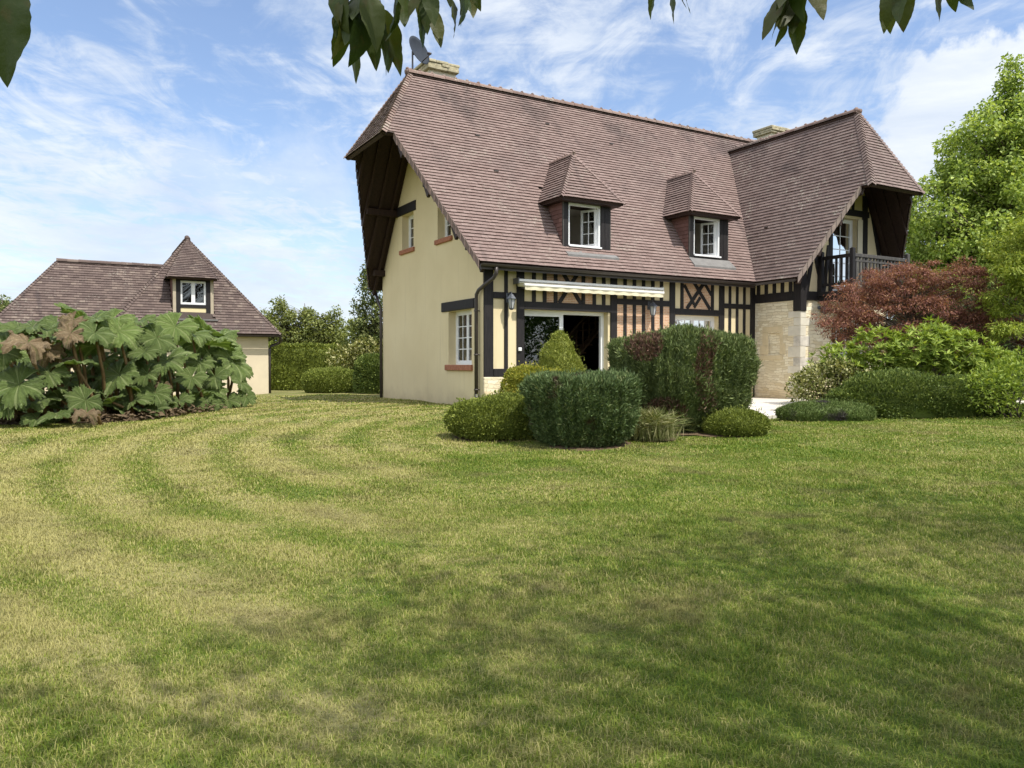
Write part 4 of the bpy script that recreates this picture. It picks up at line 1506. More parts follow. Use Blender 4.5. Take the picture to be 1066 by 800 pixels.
# staircase
st = MB(UP1)
for i in range(11):
    f = i / 11.0
    st.box(3.3 + 0.22 * i, 3.3 + 0.22 * i + 0.27, 2.5, 3.5, -0.80 + 0.225 * i - 0.04, -0.80 + 0.225 * i)
for y in (2.46, 3.54):
    st.beam((3.15, y, -0.97), (5.75, y, 1.72), 0.05, 0.28, (0, 1, 0))
for i in range(11):
    x = 3.42 + 0.22 * i
    st.box(x - 0.02, x + 0.02, 2.44, 2.48, -0.80 + 0.225 * i, -0.80 + 0.225 * i + 0.85)
st.beam((3.25, 2.46, 0.02), (5.0, 2.46, 1.74), 0.06, 0.07, (0, 1, 0))
st.build('staircase', M['oak'], door)
m1 = MB(UP1); m1.box(0.90, 0.985, -0.075, -0.037, 0.29, 0.37, 0, 0.008); m1.build('switch_box', M['white'], house)

# gutters and downpipes
g = MB(UP1)
n = 9
for x0, x1 in ((-0.27, 8.20),):
    vs, fs = [], []
    for x in (x0, x1):
        for k in range(n):
            a = math.pi + math.pi * k / (n - 1)
            vs.append((x, -EV - 0.075 + 0.060 * math.cos(a), ZE - 0.045 + 0.060 * math.sin(a)))
    for k in range(n - 1):
        fs.append((k, k + 1, n + k + 1, n + k))
    fs.append(tuple(range(n - 1, -1, -1))); fs.append(tuple(range(n, 2 * n)))
    g.mesh(vs, fs, 0, True)
g.box(-0.26, 8.33, -EV + 0.005, -EV + 0.03, ZE - 0.16, ZE - 0.045)
g.build('gutter', M['gutter'], house)
g = MB(UP1)
vs, fs = [], []
for y in (-EV, -1.76):
    for k in range(n):
        a = math.pi + math.pi * k / (n - 1)
        vs.append((XV - 0.06 + 0.058 * math.cos(a), y, ZE - 0.05 + 0.058 * math.sin(a)))
for k in range(n - 1):
    fs.append((k, k + 1, n + k + 1, n + k))
fs.append(tuple(range(n))); fs.append(tuple(range(n, 2 * n)))
g.mesh(vs, fs, 0, True)
g.build('gutter', M['gutter'], house)
g = MB(UP1)
g.tube([(0.10, -0.45, 2.14), (0.10, -0.44, 2.00), (0.07, -0.36, 1.90), (-0.03, -0.12, 1.76), (-0.08, 0.06, 1.66), (-0.085, 0.155, 1.57), (-0.085, 0.17, 1.45), (-0.085, 0.17, -0.72)], 0.043, 10)
g.tube([(-0.085, 0.17, -0.70), (-0.085, 0.17, -1.02)], 0.055, 10)
for z in (1.2, 0.2, -0.6):
    g.tube([(-0.085, 0.17, z - 0.015), (-0.085, 0.17, z + 0.015)], 0.054, 10)
    g.box(-0.05, 0.02, 0.16, 0.18, z - 0.012, z + 0.012)
g.build('downpipe', M['gutter'], house)
g = MB(UP1)
g.tube([(-0.1, W_ + EV - 0.02, 2.15), (-0.08, W_ + 0.2, 1.85), (-0.05, W_ + 0.05, 1.62), (-0.05, W_ + 0.05, -1.02)], 0.043, 10)
g.build('downpipe', M['gutter'], house)

# balcony of the wing
b = MB(UP1)
b.box(9.30, 11.85, -2.70, YW - 0.036, 1.80, 1.88)
for i in range(9):
    b.box(9.30, 11.85, -2.71 + 0.124 * i, -2.71 + 0.124 * i + 0.115, 1.882, 1.91)
for x in (9.42, 10.6, 11.75):
    b.box(x - 0.05, x + 0.05, -2.66, YW - 0.037, 1.66, 1.798)
bal = b.build('balcony', M['timber'], house)
for x, y, mm in ((9.40, -2.62, 'timber'), (11.72, -2.62, 'timber_grey'), (9.40, -1.68, 'timber')):
    b = MB(UP1); b.box(x - 0.055, x + 0.055, y - 0.055, y + 0.055, 1.78, 2.98, 0, 0.01)
    b.tube([(x, y, 2.98), (x, y, 3.0)], [0.05, 0.02], 8); b.build('post', M[mm], bal)
b = MB(UP1)
b.box(9.36, 9.44, -2.565, -1.735, 2.76, 2.85, 0, 0.008); b.box(9.37, 9.43, -2.565, -1.735, 2.06, 2.13)
for i in range(5):
    y = -2.45 + 0.155 * i; b.box(9.385, 9.415, y - 0.03, y + 0.03, 2.13, 2.76)
b.build('railing', M['timber'], bal)
b = MB(UP1)
b.box(9.455, 11.665, -2.66, -2.58, 2.76, 2.85, 0, 0.008); b.box(9.455, 11.665, -2.65, -2.59, 2.06, 2.13); b.box(9.455, 11.665, -2.645, -2.595, 2.64, 2.69)
for i in range(15):
    x = 9.56 + 0.145 * i; b.box(x - 0.035, x + 0.035, -2.635, -2.605, 2.13, 2.76)
tag(b.build('railing', M['timber_grey'], bal), 'weathered grey front railing')

# ---------------------------------------------------------------- things fixed to the house
def house_thing(name, lx, ly, lz, label, cat, group=None, rz=0.0):
    p = hw(lx, ly, HZ + lz + UP1)
    return empty(name, p, HROT + rz, label, cat, group)


aw = house_thing('awning', 2.9, -0.04, 1.72, 'rolled-in white awning with striped valance above the sliding door', 'awning')
b = MB()
b.box(-2.13, 2.15, -0.25, -0.07, 0.125, 0.15, 0, 0.006)
b.mesh([(-2.13, -0.27, 0.21), (2.15, -0.27, 0.21), (2.15, -0.03, 0.245), (-2.13, -0.03, 0.245), (-2.13, -0.285, 0.155), (2.15, -0.285, 0.155), (2.15, -0.03, 0.235), (-2.13, -0.03, 0.235)],
       [(0, 1, 2, 3), (7, 6, 5, 4), (1, 0, 4, 5), (0, 3, 7, 4), (2, 1, 5, 6)])
b.build('cover', M['awn'], aw)
b = MB()
b.tube([(-2.08, -0.15, 0.10), (2.10, -0.15, 0.10)], 0.055, 14); b.build('fabric_roll', M['canvas'], aw)
b = MB()
b.box(-2.04, 2.12, -0.37, -0.30, 0.045, 0.105, 0, 0.012); b.build('front_bar', M['awn'], aw)
b = MB()
nn = 64
vs, fs = [], []
for i in range(nn + 1):
    x = -2.02 + 4.12 * i / nn
    vs += [(x, -0.355 + 0.006 * math.sin(i * 1.1), 0.05), (x, -0.350 + 0.012 * math.sin(i * 1.1 + .4), -0.035 - 0.010 * abs(math.sin(i * math.pi / 4)))]
for i in range(nn):
    fs.append((2 * i, 2 * i + 2, 2 * i + 3, 2 * i + 1))
k0 = len(vs)
vs += [(x, y + 0.008, z) for x, y, z in vs]
fs += [tuple(k0 + q for q in f[::-1]) for f in list(fs)]
b.mesh(vs, fs, 0, True); b.build('valance', M['canvas'], aw)
for x in (-1.9, 1.95):
    b = MB(); b.box(x - 0.03, x + 0.03, -0.10, 0.045, 0.02, 0.20, 0, 0.008); b.beam((x, -0.08, 0.09), (x, -0.33, 0.08), 0.04, 0.05); b.build('bracket', M['metal'], aw)
b = MB(); b.box(-2.155, -2.131, -0.29, -0.03, 0.10, 0.235, 0, 0.006); b.build('end_cap', M['metal'], aw)
b = MB(); b.box(2.151, 2.175, -0.29, -0.03, 0.10, 0.235, 0, 0.006); b.build('end_cap', M['awn'], aw)


def lantern(lx, lz, label, ly=-0.035):
    t = house_thing('wall_lantern', lx, ly, lz, label, 'lantern', 'wall lanterns on the front of the house')
    b = MB()
    b.box(-0.05, 0.05, -0.025, 0.0, -0.02, 0.20, 0, 0.008)
    b.tube([(0, -0.02, 0.14), (0, -0.08, 0.20), (0, -0.15, 0.21), (0, -0.17, 0.17)], 0.012, 8)
    b.build('bracket', M['lamp'], t)
    c = (0, -0.17, 0)
    b = MB(); b.lathe(c, [(0.125, 0.055), (0.115, 0.065), (0.085, 0.10), (0.06, 0.13), (0.045, 0.155), (0.02, 0.165), (0.012, 0.185)], 6, 0, False); b.build('hood', M['lamp'], t)
    b = MB(); b.lathe(c, [(0.055, -0.155), (0.078, -0.02), (0.088, 0.055)], 6, 0, False); b.build('glass', M['lampglass'], t)
    b = MB()
    for k in range(6):
        a = 2 * math.pi * k / 6
        b.tube([(0.057 * math.cos(a), -0.17 + 0.057 * math.sin(a), -0.16), (0.091 * math.cos(a), -0.17 + 0.091 * math.sin(a), 0.055)], 0.008, 5)
    b.lathe(c, [(0.02, -0.20), (0.045, -0.185), (0.062, -0.165), (0.06, -0.155)], 6, 0, False)
    b.build('cage', M['lamp'], t)
    return t


lantern(0.63, 1.42, 'grey wall lantern on the narrow stud left of the sliding door', -0.031)
lantern(4.83, 1.40, 'grey wall lantern on the brick panels right of the awning end', -0.01)

t = house_thing('round_wall_lamp', 9.42, YW, 1.50, 'small dark round lamp on the pale stone of the wing', 'wall lamp')
b = MB(); b.tube([(0, 0, 0), (0, -0.05, 0)], 0.05, 12); b.tube([(0, -0.04, 0), (0, -0.16, -0.02)], 0.018, 8); b.build('bracket', M['lamp'], t)
b = MB(); b.lathe((0, -0.20, -0.06), [(0.02, -0.12), (0.085, -0.09), (0.11, -0.02), (0.10, 0.06), (0.055, 0.10), (0.02, 0.115)], 14); b.build('shade', M['gutter'], t)

t = house_thing('satellite_dish', -0.28, 3.35, 7.25, 'dark grey satellite dish on a pole at the left end of the roof ridge', 'satellite dish')
b = MB(); b.tube([(0, 0, -0.1), (0, 0, 0.86)], 0.024, 8); b.build('pole', M['metal'], t)
b = MB()
fac_dir = Vector((0.42, -0.89, 0.35)).normalized()
sx = fac_dir.cross(Vector((0, 0, 1))).normalized(); sy = sx.cross(fac_dir).normalized()
cc = Vector((0.10, -0.05, 0.84))
vs, fs = [], []
rings, seg = 6, 28
for layer in (0.0, -0.012):
    for r in range(rings + 1):
        q = r / rings
        for k in range(seg):
            a = 2 * math.pi * k / seg
            p = cc + sx * (0.36 * q * math.cos(a)) + sy * (0.40 * q * math.sin(a)) + fac_dir * (0.10 * q * q + layer)
            vs.append(tuple(p))
for layer in (0, 1):
    o = layer * (rings + 1) * seg
    for r in range(rings):
        for k in range(seg):
            q = (k + 1) % seg
            f = (o + r * seg + k, o + r * seg + q, o + (r + 1) * seg + q, o + (r + 1) * seg + k)
            fs.append(f if layer == 0 else f[::-1])
o0, o1 = rings * seg, (rings + 1) * seg + rings * seg
for k in range(seg):
    q = (k + 1) % seg
    fs.append((o0 + k, o0 + q, o1 + q, o1 + k))
b.mesh(vs, fs, 0, True); b.build('dish', M['dish'], t)
b = MB()
ftip = cc + fac_dir * 0.42 - sy * 0.30
b.tube([tuple(cc - sy * 0.33 + fac_dir * 0.08), tuple(ftip)], 0.015, 6)
b.tube([tuple(ftip - fac_dir * 0.02), tuple(ftip - fac_dir * 0.10 + sy * 0.06)], [0.03, 0.035], 8)
b.tube([tuple(cc - fac_dir * 0.01), (0, 0, 0.78)], 0.03, 8)
b.build('feed_arm', M['gutter'], t)

# ---------------------------------------------------------------- the smaller house on the left
AX, AY, AZB = -8.527, 27.0, 0.42
annex = empty('garage_house', (AX, AY, AZB), R_(29.5), 'small cream house with mottled tiled roof and one dormer behind the giant leaves', 'house')
UP2 = 1.13
mb = MB(UP2)
AF = lambda a, b, d: (a, d, b)
ap, arr, arl = (-2.33, 2.2, 4.45), (0.37, -0.25, 1.01), (-5.03, -0.25, 1.01)
wall(mb, [(-4.66, -1.2), (0, -1.2), (0, 1.02), (-4.66, 1.02)], [rect(-2.62, -1.80, -0.2, 0.85)], AF, 0.15)
mb.poly([(0, 0, -1.2), (0, 8, -1.2), (0, 8, 1.02), (0, 0, 1.02)])
mb.poly([(-4.66, 2.3, -1.2), (-4.66, 0, -1.2), (-4.66, 0, 1.02), (-4.66, 2.3, 1.02)])
mb.poly([(-8.2, 2.25, -1.2), (-4.66, 2.25, -1.2), (-4.66, 2.25, 1.02), (-8.2, 2.25, 1.02)])
mb.poly([(-8.2, 5.8, -1.2), (-8.2, 2.25, -1.2), (-8.2, 2.25, 1.02), (-8.2, 5.8, 1.02)])
mb.poly([(0, 8, -1.2), (-8.2, 8, -1.2), (-8.2, 8, 1.02), (0, 8, 1.02)])
mb.build('wall', simple('pale_annex_render', (0.66, 0.57, 0.42), 0.92, 0.06, 2.0, 0.2, 0.1), annex)
mb = MB(UP2)
# frontal hip roof of the cross wing
cr = (-2.33, 6.6, 4.45)
n_h = Vector((0, -3.44, 2.45)).normalized(); n_r = Vector((3.44, 0, 2.70)).normalized(); n_l = Vector((-3.44, 0, 2.70)).normalized()
brr, brl = (0.37, 9.0, 1.01), (-5.03, 9.0, 1.01)
P1, P2, P3, P4, P5, P6 = (-8.45, 1.96, 1.01), (-2.0, 1.96, 1.01), (-2.0, 4.0, 3.62), (-6.38, 4.0, 3.62), (-8.45, 6.04, 1.01), (-2.0, 6.04, 1.01)
n_m = Vector((0, -2.61, 2.04)).normalized(); n_mb = Vector((0, 2.61, 2.04)).normalized(); n_e = Vector((-2.61, 0, 2.07)).normalized()
for poly, n in (([arl, arr, ap], n_h), ([arr, brr, cr, ap], n_r), ([brl, arl, ap, cr], n_l), ([brr, brl, cr], Vector((0, 3.44, 2.4)).normalized()),
                ([P1, P2, P3, P4], n_m), ([P6, P5, P4, P3], n_mb), ([P5, P1, P4], n_e)):
    mb.slab([inset(p, n, 0.015) for p in poly], n, 0.09)
ar = mb.build('roof', M['soffit'], annex)
mb = MB(UP2)


def in_ad(p): return -3.0 < p.x < -1.78 and p.z > 1.5 and p.y < 1.06 and p.z < 2.95


tile_plane(mb, [[arl, arr, ap]], (1, 0, 0), 0.115, 0.17, in_ad, 0, 0.030, 41)
tile_plane(mb, [[arr, brr, cr, ap]], (0, 1, 0), 0.115, 0.17, None, 0, 0.030, 42)
tile_plane(mb, [[arl, (-5.03, 4.0, 1.01), (-2.33, 6.6, 4.45), ap]], (0, -1, 0), 0.115, 0.17, None, 0, 0.030, 43)
tile_plane(mb, [[P1, P2, P3, P4]], (1, 0, 0), 0.115, 0.17, None, 0, 0.030, 44)
tile_plane(mb, [[P5, P1, P4]], (0, -1, 0), 0.115, 0.17, None, 0, 0.030, 45)
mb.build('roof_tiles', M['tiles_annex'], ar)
mb = MB(UP2)
ridge_row(mb, (-6.42, 4.0, 3.64), (-3.0, 4.0, 3.64), 0.10, 0.33, False, 5)
mb.build('ridge_cap', M['tiles_annex'], ar)
mb = MB(UP2)
ridge_row(mb, (-2.33, 2.15, 4.47), cr, 0.10, 0.33, False, 6)
mb.tube([(-2.33, 2.10, 4.45), (-2.33, 2.3, 4.52)], [0.08, 0.09], 8)
mb.build('ridge_cap', M['tiles_annex'], ar)
mb = MB(UP2)
hip_row(mb, arr, ap, n_h, n_r, 0.115, 0.08); hip_row(mb, arl, ap, n_h, n_l, 0.115, 0.08)
mb.build('hip_cap', M['tiles_annex'], ar)
mb = MB(UP2); hip_row(mb, P1, P4, n_m, n_e, 0.115, 0.08)
mb.build('hip_cap', M['tiles_annex'], ar)
# its dormer: the front of the hip kicks out over one window
dl, dr, dy, dz0, dz1 = -3.03, -1.75, 0.28, 1.50, 2.86
mb = MB(UP2)
mb.box(dl + 0.10, dl + 0.24, dy - 0.02, dy + 0.1, dz0, dz1); mb.box(dr - 0.24, dr - 0.10, dy - 0.02, dy + 0.1, dz0, dz1)
mb.box(dl + 0.24, dr - 0.24, dy - 0.018, dy + 0.1, 1.87, 1.98); mb.box(dl + 0.24, dr - 0.24, dy - 0.018, dy + 0.1, 2.78, dz1)
ad = mb.build('dormer', M['timber'], annex)
mb = MB(UP2)
M['pale_board'] = simple('pale_board', (0.42, 0.36, 0.27), 0.8, 0.1, 5.0)
mb.box(dl, dl + 0.098, dy - 0.03, dy + 0.06, dz0 - 0.1, dz1)
mb.build('corner_board', M['pale_board'], ad)
mb = MB(UP2); mb.box(dr - 0.098, dr, dy - 0.03, dy + 0.06, dz0 - 0.1, dz1)
mb.build('corner_board', M['pale_board'], ad)
mb = MB(UP2); mb.box(dl + 0.24, dr - 0.24, dy + 0.0, dy + 0.05, dz0, 1.868)
mb.build('apron_panel', simple('pale_yellow_render', (0.70, 0.60, 0.36), 0.9, 0.05, 4.0), ad)
mb = MB(UP2)
for x, s in ((dl + 0.01, -1), (dr - 0.01, 1)):
    yk2 = lambda z: -0.25 + (z - 1.01) / 3.44 * 2.45
    q = [(x, dy, yk2(0) * 0 + 1.5), (x, yk2(dz1), dz1), (x, dy, dz1)]
    mb.poly(q); mb.poly([(p[0] + s * 0.02, p[1], p[2]) for p in q][::-1])
mb.build('cheek', M['tiles_cheek'], ad)
mb = MB(UP2)
e1, e2 = (-3.24, 0.02, 2.84), (-1.66, 0.02, 2.84)
apx = (-2.33, 2.12, 4.42)
n_d = Vector((0, -1.58, 2.10)).normalized()
mb.slab([inset(p, n_d, -0.02) for p in (e1, e2, apx)], n_d, 0.07)
for s, e in ((-1, e1), (1, e2)):
    q = [e, (e[0], yk2(e[2]) + 0.1, e[2]), apx]
    mb.poly(q); mb.poly(q[::-1])
mb.build('dormer_roof', M['soffit'], ad)
mb = MB(UP2)
tile_plane(mb, [[inset(p, n_d, -0.025) for p in (e1, e2, apx)]], (1, 0, 0), 0.115, 0.17, None, 0, 0.030, 46)
hip_row(mb, e1, apx, n_d, n_l, 0.115, 0.07); hip_row(mb, e2, apx, n_d, n_r, 0.115, 0.07)
mb.build('dormer_tiles', M['tiles_annex'], ad)
mb = MB(UP2); mb.box(dl - 0.1, dr + 0.1, -0.02, dy - 0.03, dz0 - 0.06, dz0 - 0.01); mb.build('apron', M['lead'], ad)


def awindow(a0, a1, b0, b1, y, parent, nl):
    m1 = MB(UP2); f = 0.07
    m1.box(a0, a0 + f, y, y + 0.07, b0, b1); m1.box(a1 - f, a1, y, y + 0.07, b0, b1)
    m1.box(a0 + f, a1 - f, y, y + 0.07, b0, b0 + f); m1.box(a0 + f, a1 - f, y, y + 0.07, b1 - f, b1)
    for k in range(1, nl):
        c = a0 + (a1 - a0) * k / nl; m1.box(c - 0.06, c + 0.06, y + 0.002, y + 0.068, b0 + f, b1 - f)
    r = m1.build('window', M['white'], parent)
    m1 = MB(UP2); m1.box(a0 + f - 0.01, a1 - f + 0.01, y + 0.03, y + 0.04, b0 + f - 0.01, b1 - f + 0.01)
    if parent == annex:
        m1.build('pane', M['glass'], r)
    else:
        g_ = m1.build('pane', M['glass'], parent)


awindow(-2.80, -1.98, 1.985, 2.775, 0.30, ad, 2)
awindow(-2.62, -1.80, -0.2, 0.85, 0.05, annex, 2)
g = MB(UP2)
vs, fs = [], []
n = 9
for x in (-5.0, 0.40):
    for k in range(n):
        a = math.pi + math.pi * k / (n - 1)
        vs.append((x, -0.31 + 0.06 * math.cos(a), 0.97 + 0.06 * math.sin(a)))
for k in range(n - 1):
    fs.append((k, k + 1, n + k + 1, n + k))
fs.append(tuple(range(n))); fs.append(tuple(range(n, 2 * n)))
g.mesh(vs, fs, 0, True)
g.build('gutter', M['gutter'], annex)
g = MB(UP2)
g.tube([(0.36, -0.2, 0.98), (0.44, 0.0, 0.80), (0.40, 0.10, 0.72), (0.12, 0.08, 0.62), (0.05, 0.06, 0.50), (0.05, 0.06, -1.15)], 0.05, 10)
g.build('downpipe', M['gutter'], annex)

# ---------------------------------------------------------------- plants
M['thuja'] = m_foliage('blue_green_conifer', [(0.0, (0.032, 0.044, 0.015)), (0.5, (0.056, 0.076, 0.025)), (0.85, (0.086, 0.110, 0.036)), (1.0, (0.125, 0.138, 0.052))], 0.12, k=2.15)
M['thuja_front'] = m_foliage('grey_green_conifer', [(0.0, (0.028, 0.044, 0.016)), (0.5, (0.050, 0.076, 0.027)), (0.9, (0.080, 0.108, 0.040)), (1.0, (0.120, 0.130, 0.058))], 0.12, patch=(0.075, 0.042, 0.030), pscale=2.4, plo=0.60, phi=0.70, k=2.0)
M['thuja_brown'] = m_foliage('browned_conifer', [(0.0, (0.040, 0.020, 0.014)), (0.5, (0.090, 0.048, 0.034)), (1.0, (0.165, 0.105, 0.070))], 0.05, k=1.6)
M['box'] = m_foliage('small_leaf_box', [(0.0, (0.042, 0.056, 0.010)), (0.5, (0.085, 0.106, 0.018)), (1.0, (0.150, 0.168, 0.032))], 0.15, k=1.95)
M['box_dark'] = m_foliage('dark_box', [(0.0, (0.026, 0.042, 0.010)), (0.5, (0.058, 0.082, 0.018)), (1.0, (0.115, 0.138, 0.034))], 0.15, k=2.2)
M['cone'] = m_foliage('yellow_green_conifer', [(0.0, (0.078, 0.098, 0.014)), (0.5, (0.150, 0.175, 0.030)), (1.0, (0.24, 0.25, 0.058))], 0.18, k=1.55)
M['gold'] = m_foliage('golden_shrub', [(0.0, (0.10, 0.115, 0.014)), (0.6, (0.20, 0.21, 0.028)), (1.0, (0.34, 0.29, 0.055))], 0.18, k=1.5)
M['box_light'] = m_foliage('light_box', [(0.0, (0.075, 0.100, 0.018)), (0.5, (0.135, 0.165, 0.030)), (1.0, (0.21, 0.235, 0.055))], 0.15, k=1.5)
M['mat'] = m_foliage('heath_mat', [(0.0, (0.030, 0.048, 0.012)), (0.6, (0.062, 0.090, 0.022)), (1.0, (0.105, 0.125, 0.042))], 0.08, patch=(0.085, 0.070, 0.075), pscale=2.2, plo=0.55, phi=0.68, k=2.1)
M['varieg'] = m_foliage('variegated_leaves', [(0.0, (0.075, 0.095, 0.020)), (0.35, (0.15, 0.17, 0.038)), (0.65, (0.36, 0.36, 0.14)), (1.0, (0.52, 0.50, 0.27))], 0.2, k=1.0)
M['lime'] = m_foliage('lime_rosettes', [(0.0, (0.080, 0.125, 0.018)), (0.5, (0.150, 0.205, 0.030)), (1.0, (0.240, 0.290, 0.060))], 0.30, k=1.45)
M['laurel'] = m_foliage('dark_laurel', [(0.0, (0.016, 0.038, 0.008)), (0.6, (0.042, 0.078, 0.016)), (1.0, (0.085, 0.125, 0.028))], 0.15, k=1.7)
M['maple'] = m_foliage('copper_maple', [(0.0, (0.076, 0.029, 0.025)), (0.5, (0.150, 0.066, 0.052)), (0.85, (0.220, 0.106, 0.074)), (1.0, (0.280, 0.168, 0.090))], 0.32, k=1.6)
M['bigtree'] = m_foliage('fresh_green_tree', [(0.0, (0.058, 0.090, 0.016)), (0.5, (0.135, 0.178, 0.040)), (1.0, (0.25, 0.290, 0.095))], 0.35, k=2.15)
M['acacia'] = m_foliage('yellow_green_tree', [(0.0, (0.095, 0.135, 0.018)), (0.5, (0.180, 0.225, 0.032)), (1.0, (0.29, 0.32, 0.065))], 0.35, k=1.5)
M['dim'] = m_foliage('deep_green_tree', [(0.0, (0.016, 0.038, 0.010)), (0.6, (0.038, 0.070, 0.018)), (1.0, (0.070, 0.105, 0.030))], 0.2, k=1.6)
M['far'] = m_foliage('far_green', [(0.0, (0.065, 0.082, 0.024)), (0.5, (0.120, 0.140, 0.042)), (1.0, (0.20, 0.215, 0.075))], 0.3, k=1.6)
M['olive'] = m_foliage('olive_tree_leaves', [(0.0, (0.040, 0.055, 0.020)), (0.5, (0.085, 0.110, 0.035)), (1.0, (0.150, 0.160, 0.060))], 0.3, k=1.7)
M['tuft'] = m_foliage('bleached_tuft', [(0.0, (0.10, 0.13, 0.035)), (0.5, (0.20, 0.22, 0.075)), (1.0, (0.40, 0.37, 0.20))], 0.25, k=1.0)
M['cherry'] = m_foliage('cherry_leaves', [(0.0, (0.026, 0.040, 0.010)), (0.5, (0.045, 0.060, 0.016)), (0.8, (0.065, 0.068, 0.020)), (1.0, (0.085, 0.060, 0.026))], 0.22, k=0.95)


def lump(x, y, z, a, f, ph):
    return a * (np.sin(f * x + ph) * np.sin(f * 1.13 * y + 1.7 * ph) + 0.6 * np.sin(f * 1.9 * z + 0.7 * ph + f * 0.8 * x))


def clipped(name, label, cat, c, prof, rx, ry, n, L, Wd, mt, group=None, rz=0.0, rough=0.05, lumps=0.05, lf=5.0, up=0.5, streak=0.0, part='foliage', parent=None, keep=None, zf=None, core=True, jitter=0.7):
    """a clipped shrub: leaves over a lumpy surface given by a profile (radius factor, height), with a dense twiggy core"""
    if parent is None:
        root = empty(name, (c[0], c[1], float(terr(c[0], c[1]))), rz, label, cat, group)
    else:
        root = parent
    pr = np.array(prof, float)
    seg = np.linalg.norm(np.diff(pr * [(rx + ry) / 2, 1.0], axis=0), axis=1) * (pr[:-1, 0] + pr[1:, 0] + 0.08)
    k = rng.choice(len(seg), n, p=seg / seg.sum())
    t = rng.random(n)
    r = pr[k, 0] + (pr[k + 1, 0] - pr[k, 0]) * t
    z = pr[k, 1] + (pr[k + 1, 1] - pr[k, 1]) * t
    a = rng.uniform(0, 2 * math.pi, n)
    dr = pr[k + 1, 0] - pr[k, 0]; dzv = pr[k + 1, 1] - pr[k, 1]
    out = norm(np.stack([np.cos(a) * dzv / rx, np.sin(a) * dzv / ry, -dr / ((rx + ry) / 2) * ((rx + ry) / 2)], 1))
    ph = c[0] * 3.1 + c[1] * 1.7
    x, y = rx * r * np.cos(a), ry * r * np.sin(a)
    d = lump(x, y, z, lumps, lf, ph) + lump(x, y, z, lumps * 0.45, lf * 2.6, ph + 2) - np.abs(rng.normal(0, rough, n))
    if streak:
        d += streak * np.sin(a * 23 + 2 * np.sin(a * 7 + z)) * np.clip(out[:, 2] < 0.6, 0, 1)
    stray = rng.random(n) < 0.035
    d = d + stray * rng.uniform(0.0, 0.085, n)
    P = np.stack([x, y, z], 1) + out * d[:, None]
    if zf is not None:
        P[:, 2] += zf(P[:, 0], P[:, 1])
    if keep is not None:
        kk = keep(P[:, 0], P[:, 1], P[:, 2]); P, out = P[kk], out[kk]
    m = len(P)
    D = norm(out * (1 - up) + np.array([0, 0, up]) + rng.normal(0, jitter * 0.5, (m, 3)))
    N = norm(out + rng.normal(0, 0.6, (m, 3)))
    s = rng.uniform(0.6, 1.35, m)
    leaves(part, P, D, N, L * s, Wd * s, mt, root)
    if core and parent is None:
        K = 40
        mb = MB()
        vs, fs = [], []
        sub = []
        for i in range(len(pr) - 1):
            for q in range(3):
                sub.append(pr[i] + (pr[i + 1] - pr[i]) * q / 3)
        sub.append(pr[-1])
        for rr_, zz_ in sub:
            for i in range(K):
                an = 2 * math.pi * i / K
                xx, yy = rx * rr_ * math.cos(an), ry * rr_ * math.sin(an)
                s_ = 0.90 + float(lump(xx, yy, zz_, lumps, lf, ph)) / max(rx, 0.2)
                zz2 = zz_ * 0.955 + (float(zf(np.array([xx]), np.array([yy]))[0]) if zf is not None else 0)
                vs.append((xx * s_, yy * s_, zz2))
        for i in range(len(sub) - 1):
            for q in range(K):
                w_ = (q + 1) % K
                fs.append((i * K + q, i * K + w_, (i + 1) * K + w_, (i + 1) * K + q))
        mb.mesh(vs, fs, 0, True)
        mb.build('inner_foliage', mt, root)
    return root


def blob(n, c, r, rnd=0.35):
    """points in an ellipsoid, more of them near its surface"""
    d = rand_dir(n)
    q = rng.random(n) ** rnd
    return np.asarray(c) + d * q[:, None] * np.asarray(r), d


# --- bed of clipped bushes in front of the house
dome = [(0.80, 0.02), (0.95, 0.12), (1.0, 0.25), (0.97, 0.38), (0.85, 0.50), (0.62, 0.585), (0.34, 0.62), (0.02, 0.63)]
clipped('rounded_bush', 'wide low olive green bush clipped to a mound left of the grey-green conifer', 'bush', (-0.22, 11.75), dome, 0.80, 0.60, 30000, 0.034, 0.020, M['box'], 'clipped bushes in the lawn bed', rough=0.02, lumps=0.030, lf=4.0, up=0.2)
vase = [(0.60, 0.0), (0.74, 0.10), (0.86, 0.26), (0.94, 0.46), (1.0, 0.70), (1.0, 0.86), (0.92, 0.93), (0.62, 0.97), (0.30, 0.985), (0.02, 0.985)]
clipped('clipped_conifer', 'grey-green clipped conifer bush in the middle, nearest on the lawn', 'bush', (1.00, 10.98), vase, 0.79, 0.72, 62000, 0.060, 0.014, M['thuja_front'], 'clipped bushes in the lawn bed', rough=0.045, lumps=0.045, lf=4.6, up=0.6, streak=0.03)
cone = [(0.93, 0.0), (1.0, 0.25), (0.98, 0.65), (0.88, 0.95), (0.70, 1.20), (0.48, 1.42), (0.24, 1.57), (0.02, 1.61)]
clipped('conical_bush', 'yellow-green cone shaped conifer in front of the sliding door', 'bush', (0.83, 13.15), cone, 0.46, 0.46, 26000, 0.036, 0.014, M['cone'], 'clipped bushes in the lawn bed', rough=0.02, lumps=0.03, lf=7.0, up=0.5)
lowg = [(0.8, 0.0), (0.95, 0.3), (1.0, 0.65), (0.95, 0.88), (0.75, 0.98), (0.4, 1.02), (0.02, 1.02)]
clipped('golden_bush', 'low golden green bush left of the cone, behind the grey-green conifer', 'bush', (0.42, 12.75), lowg, 0.55, 0.45, 16000, 0.04, 0.022, M['gold'], 'clipped bushes in the lawn bed', rough=0.03, lumps=0.04, lf=6, up=0.3)
tall = [(0.48, 0.02), (0.68, 0.18), (0.87, 0.45), (0.97, 0.80), (1.0, 1.12), (0.98, 1.34), (0.91, 1.47), (0.74, 1.555), (0.40, 1.60), (0.02, 1.60)]
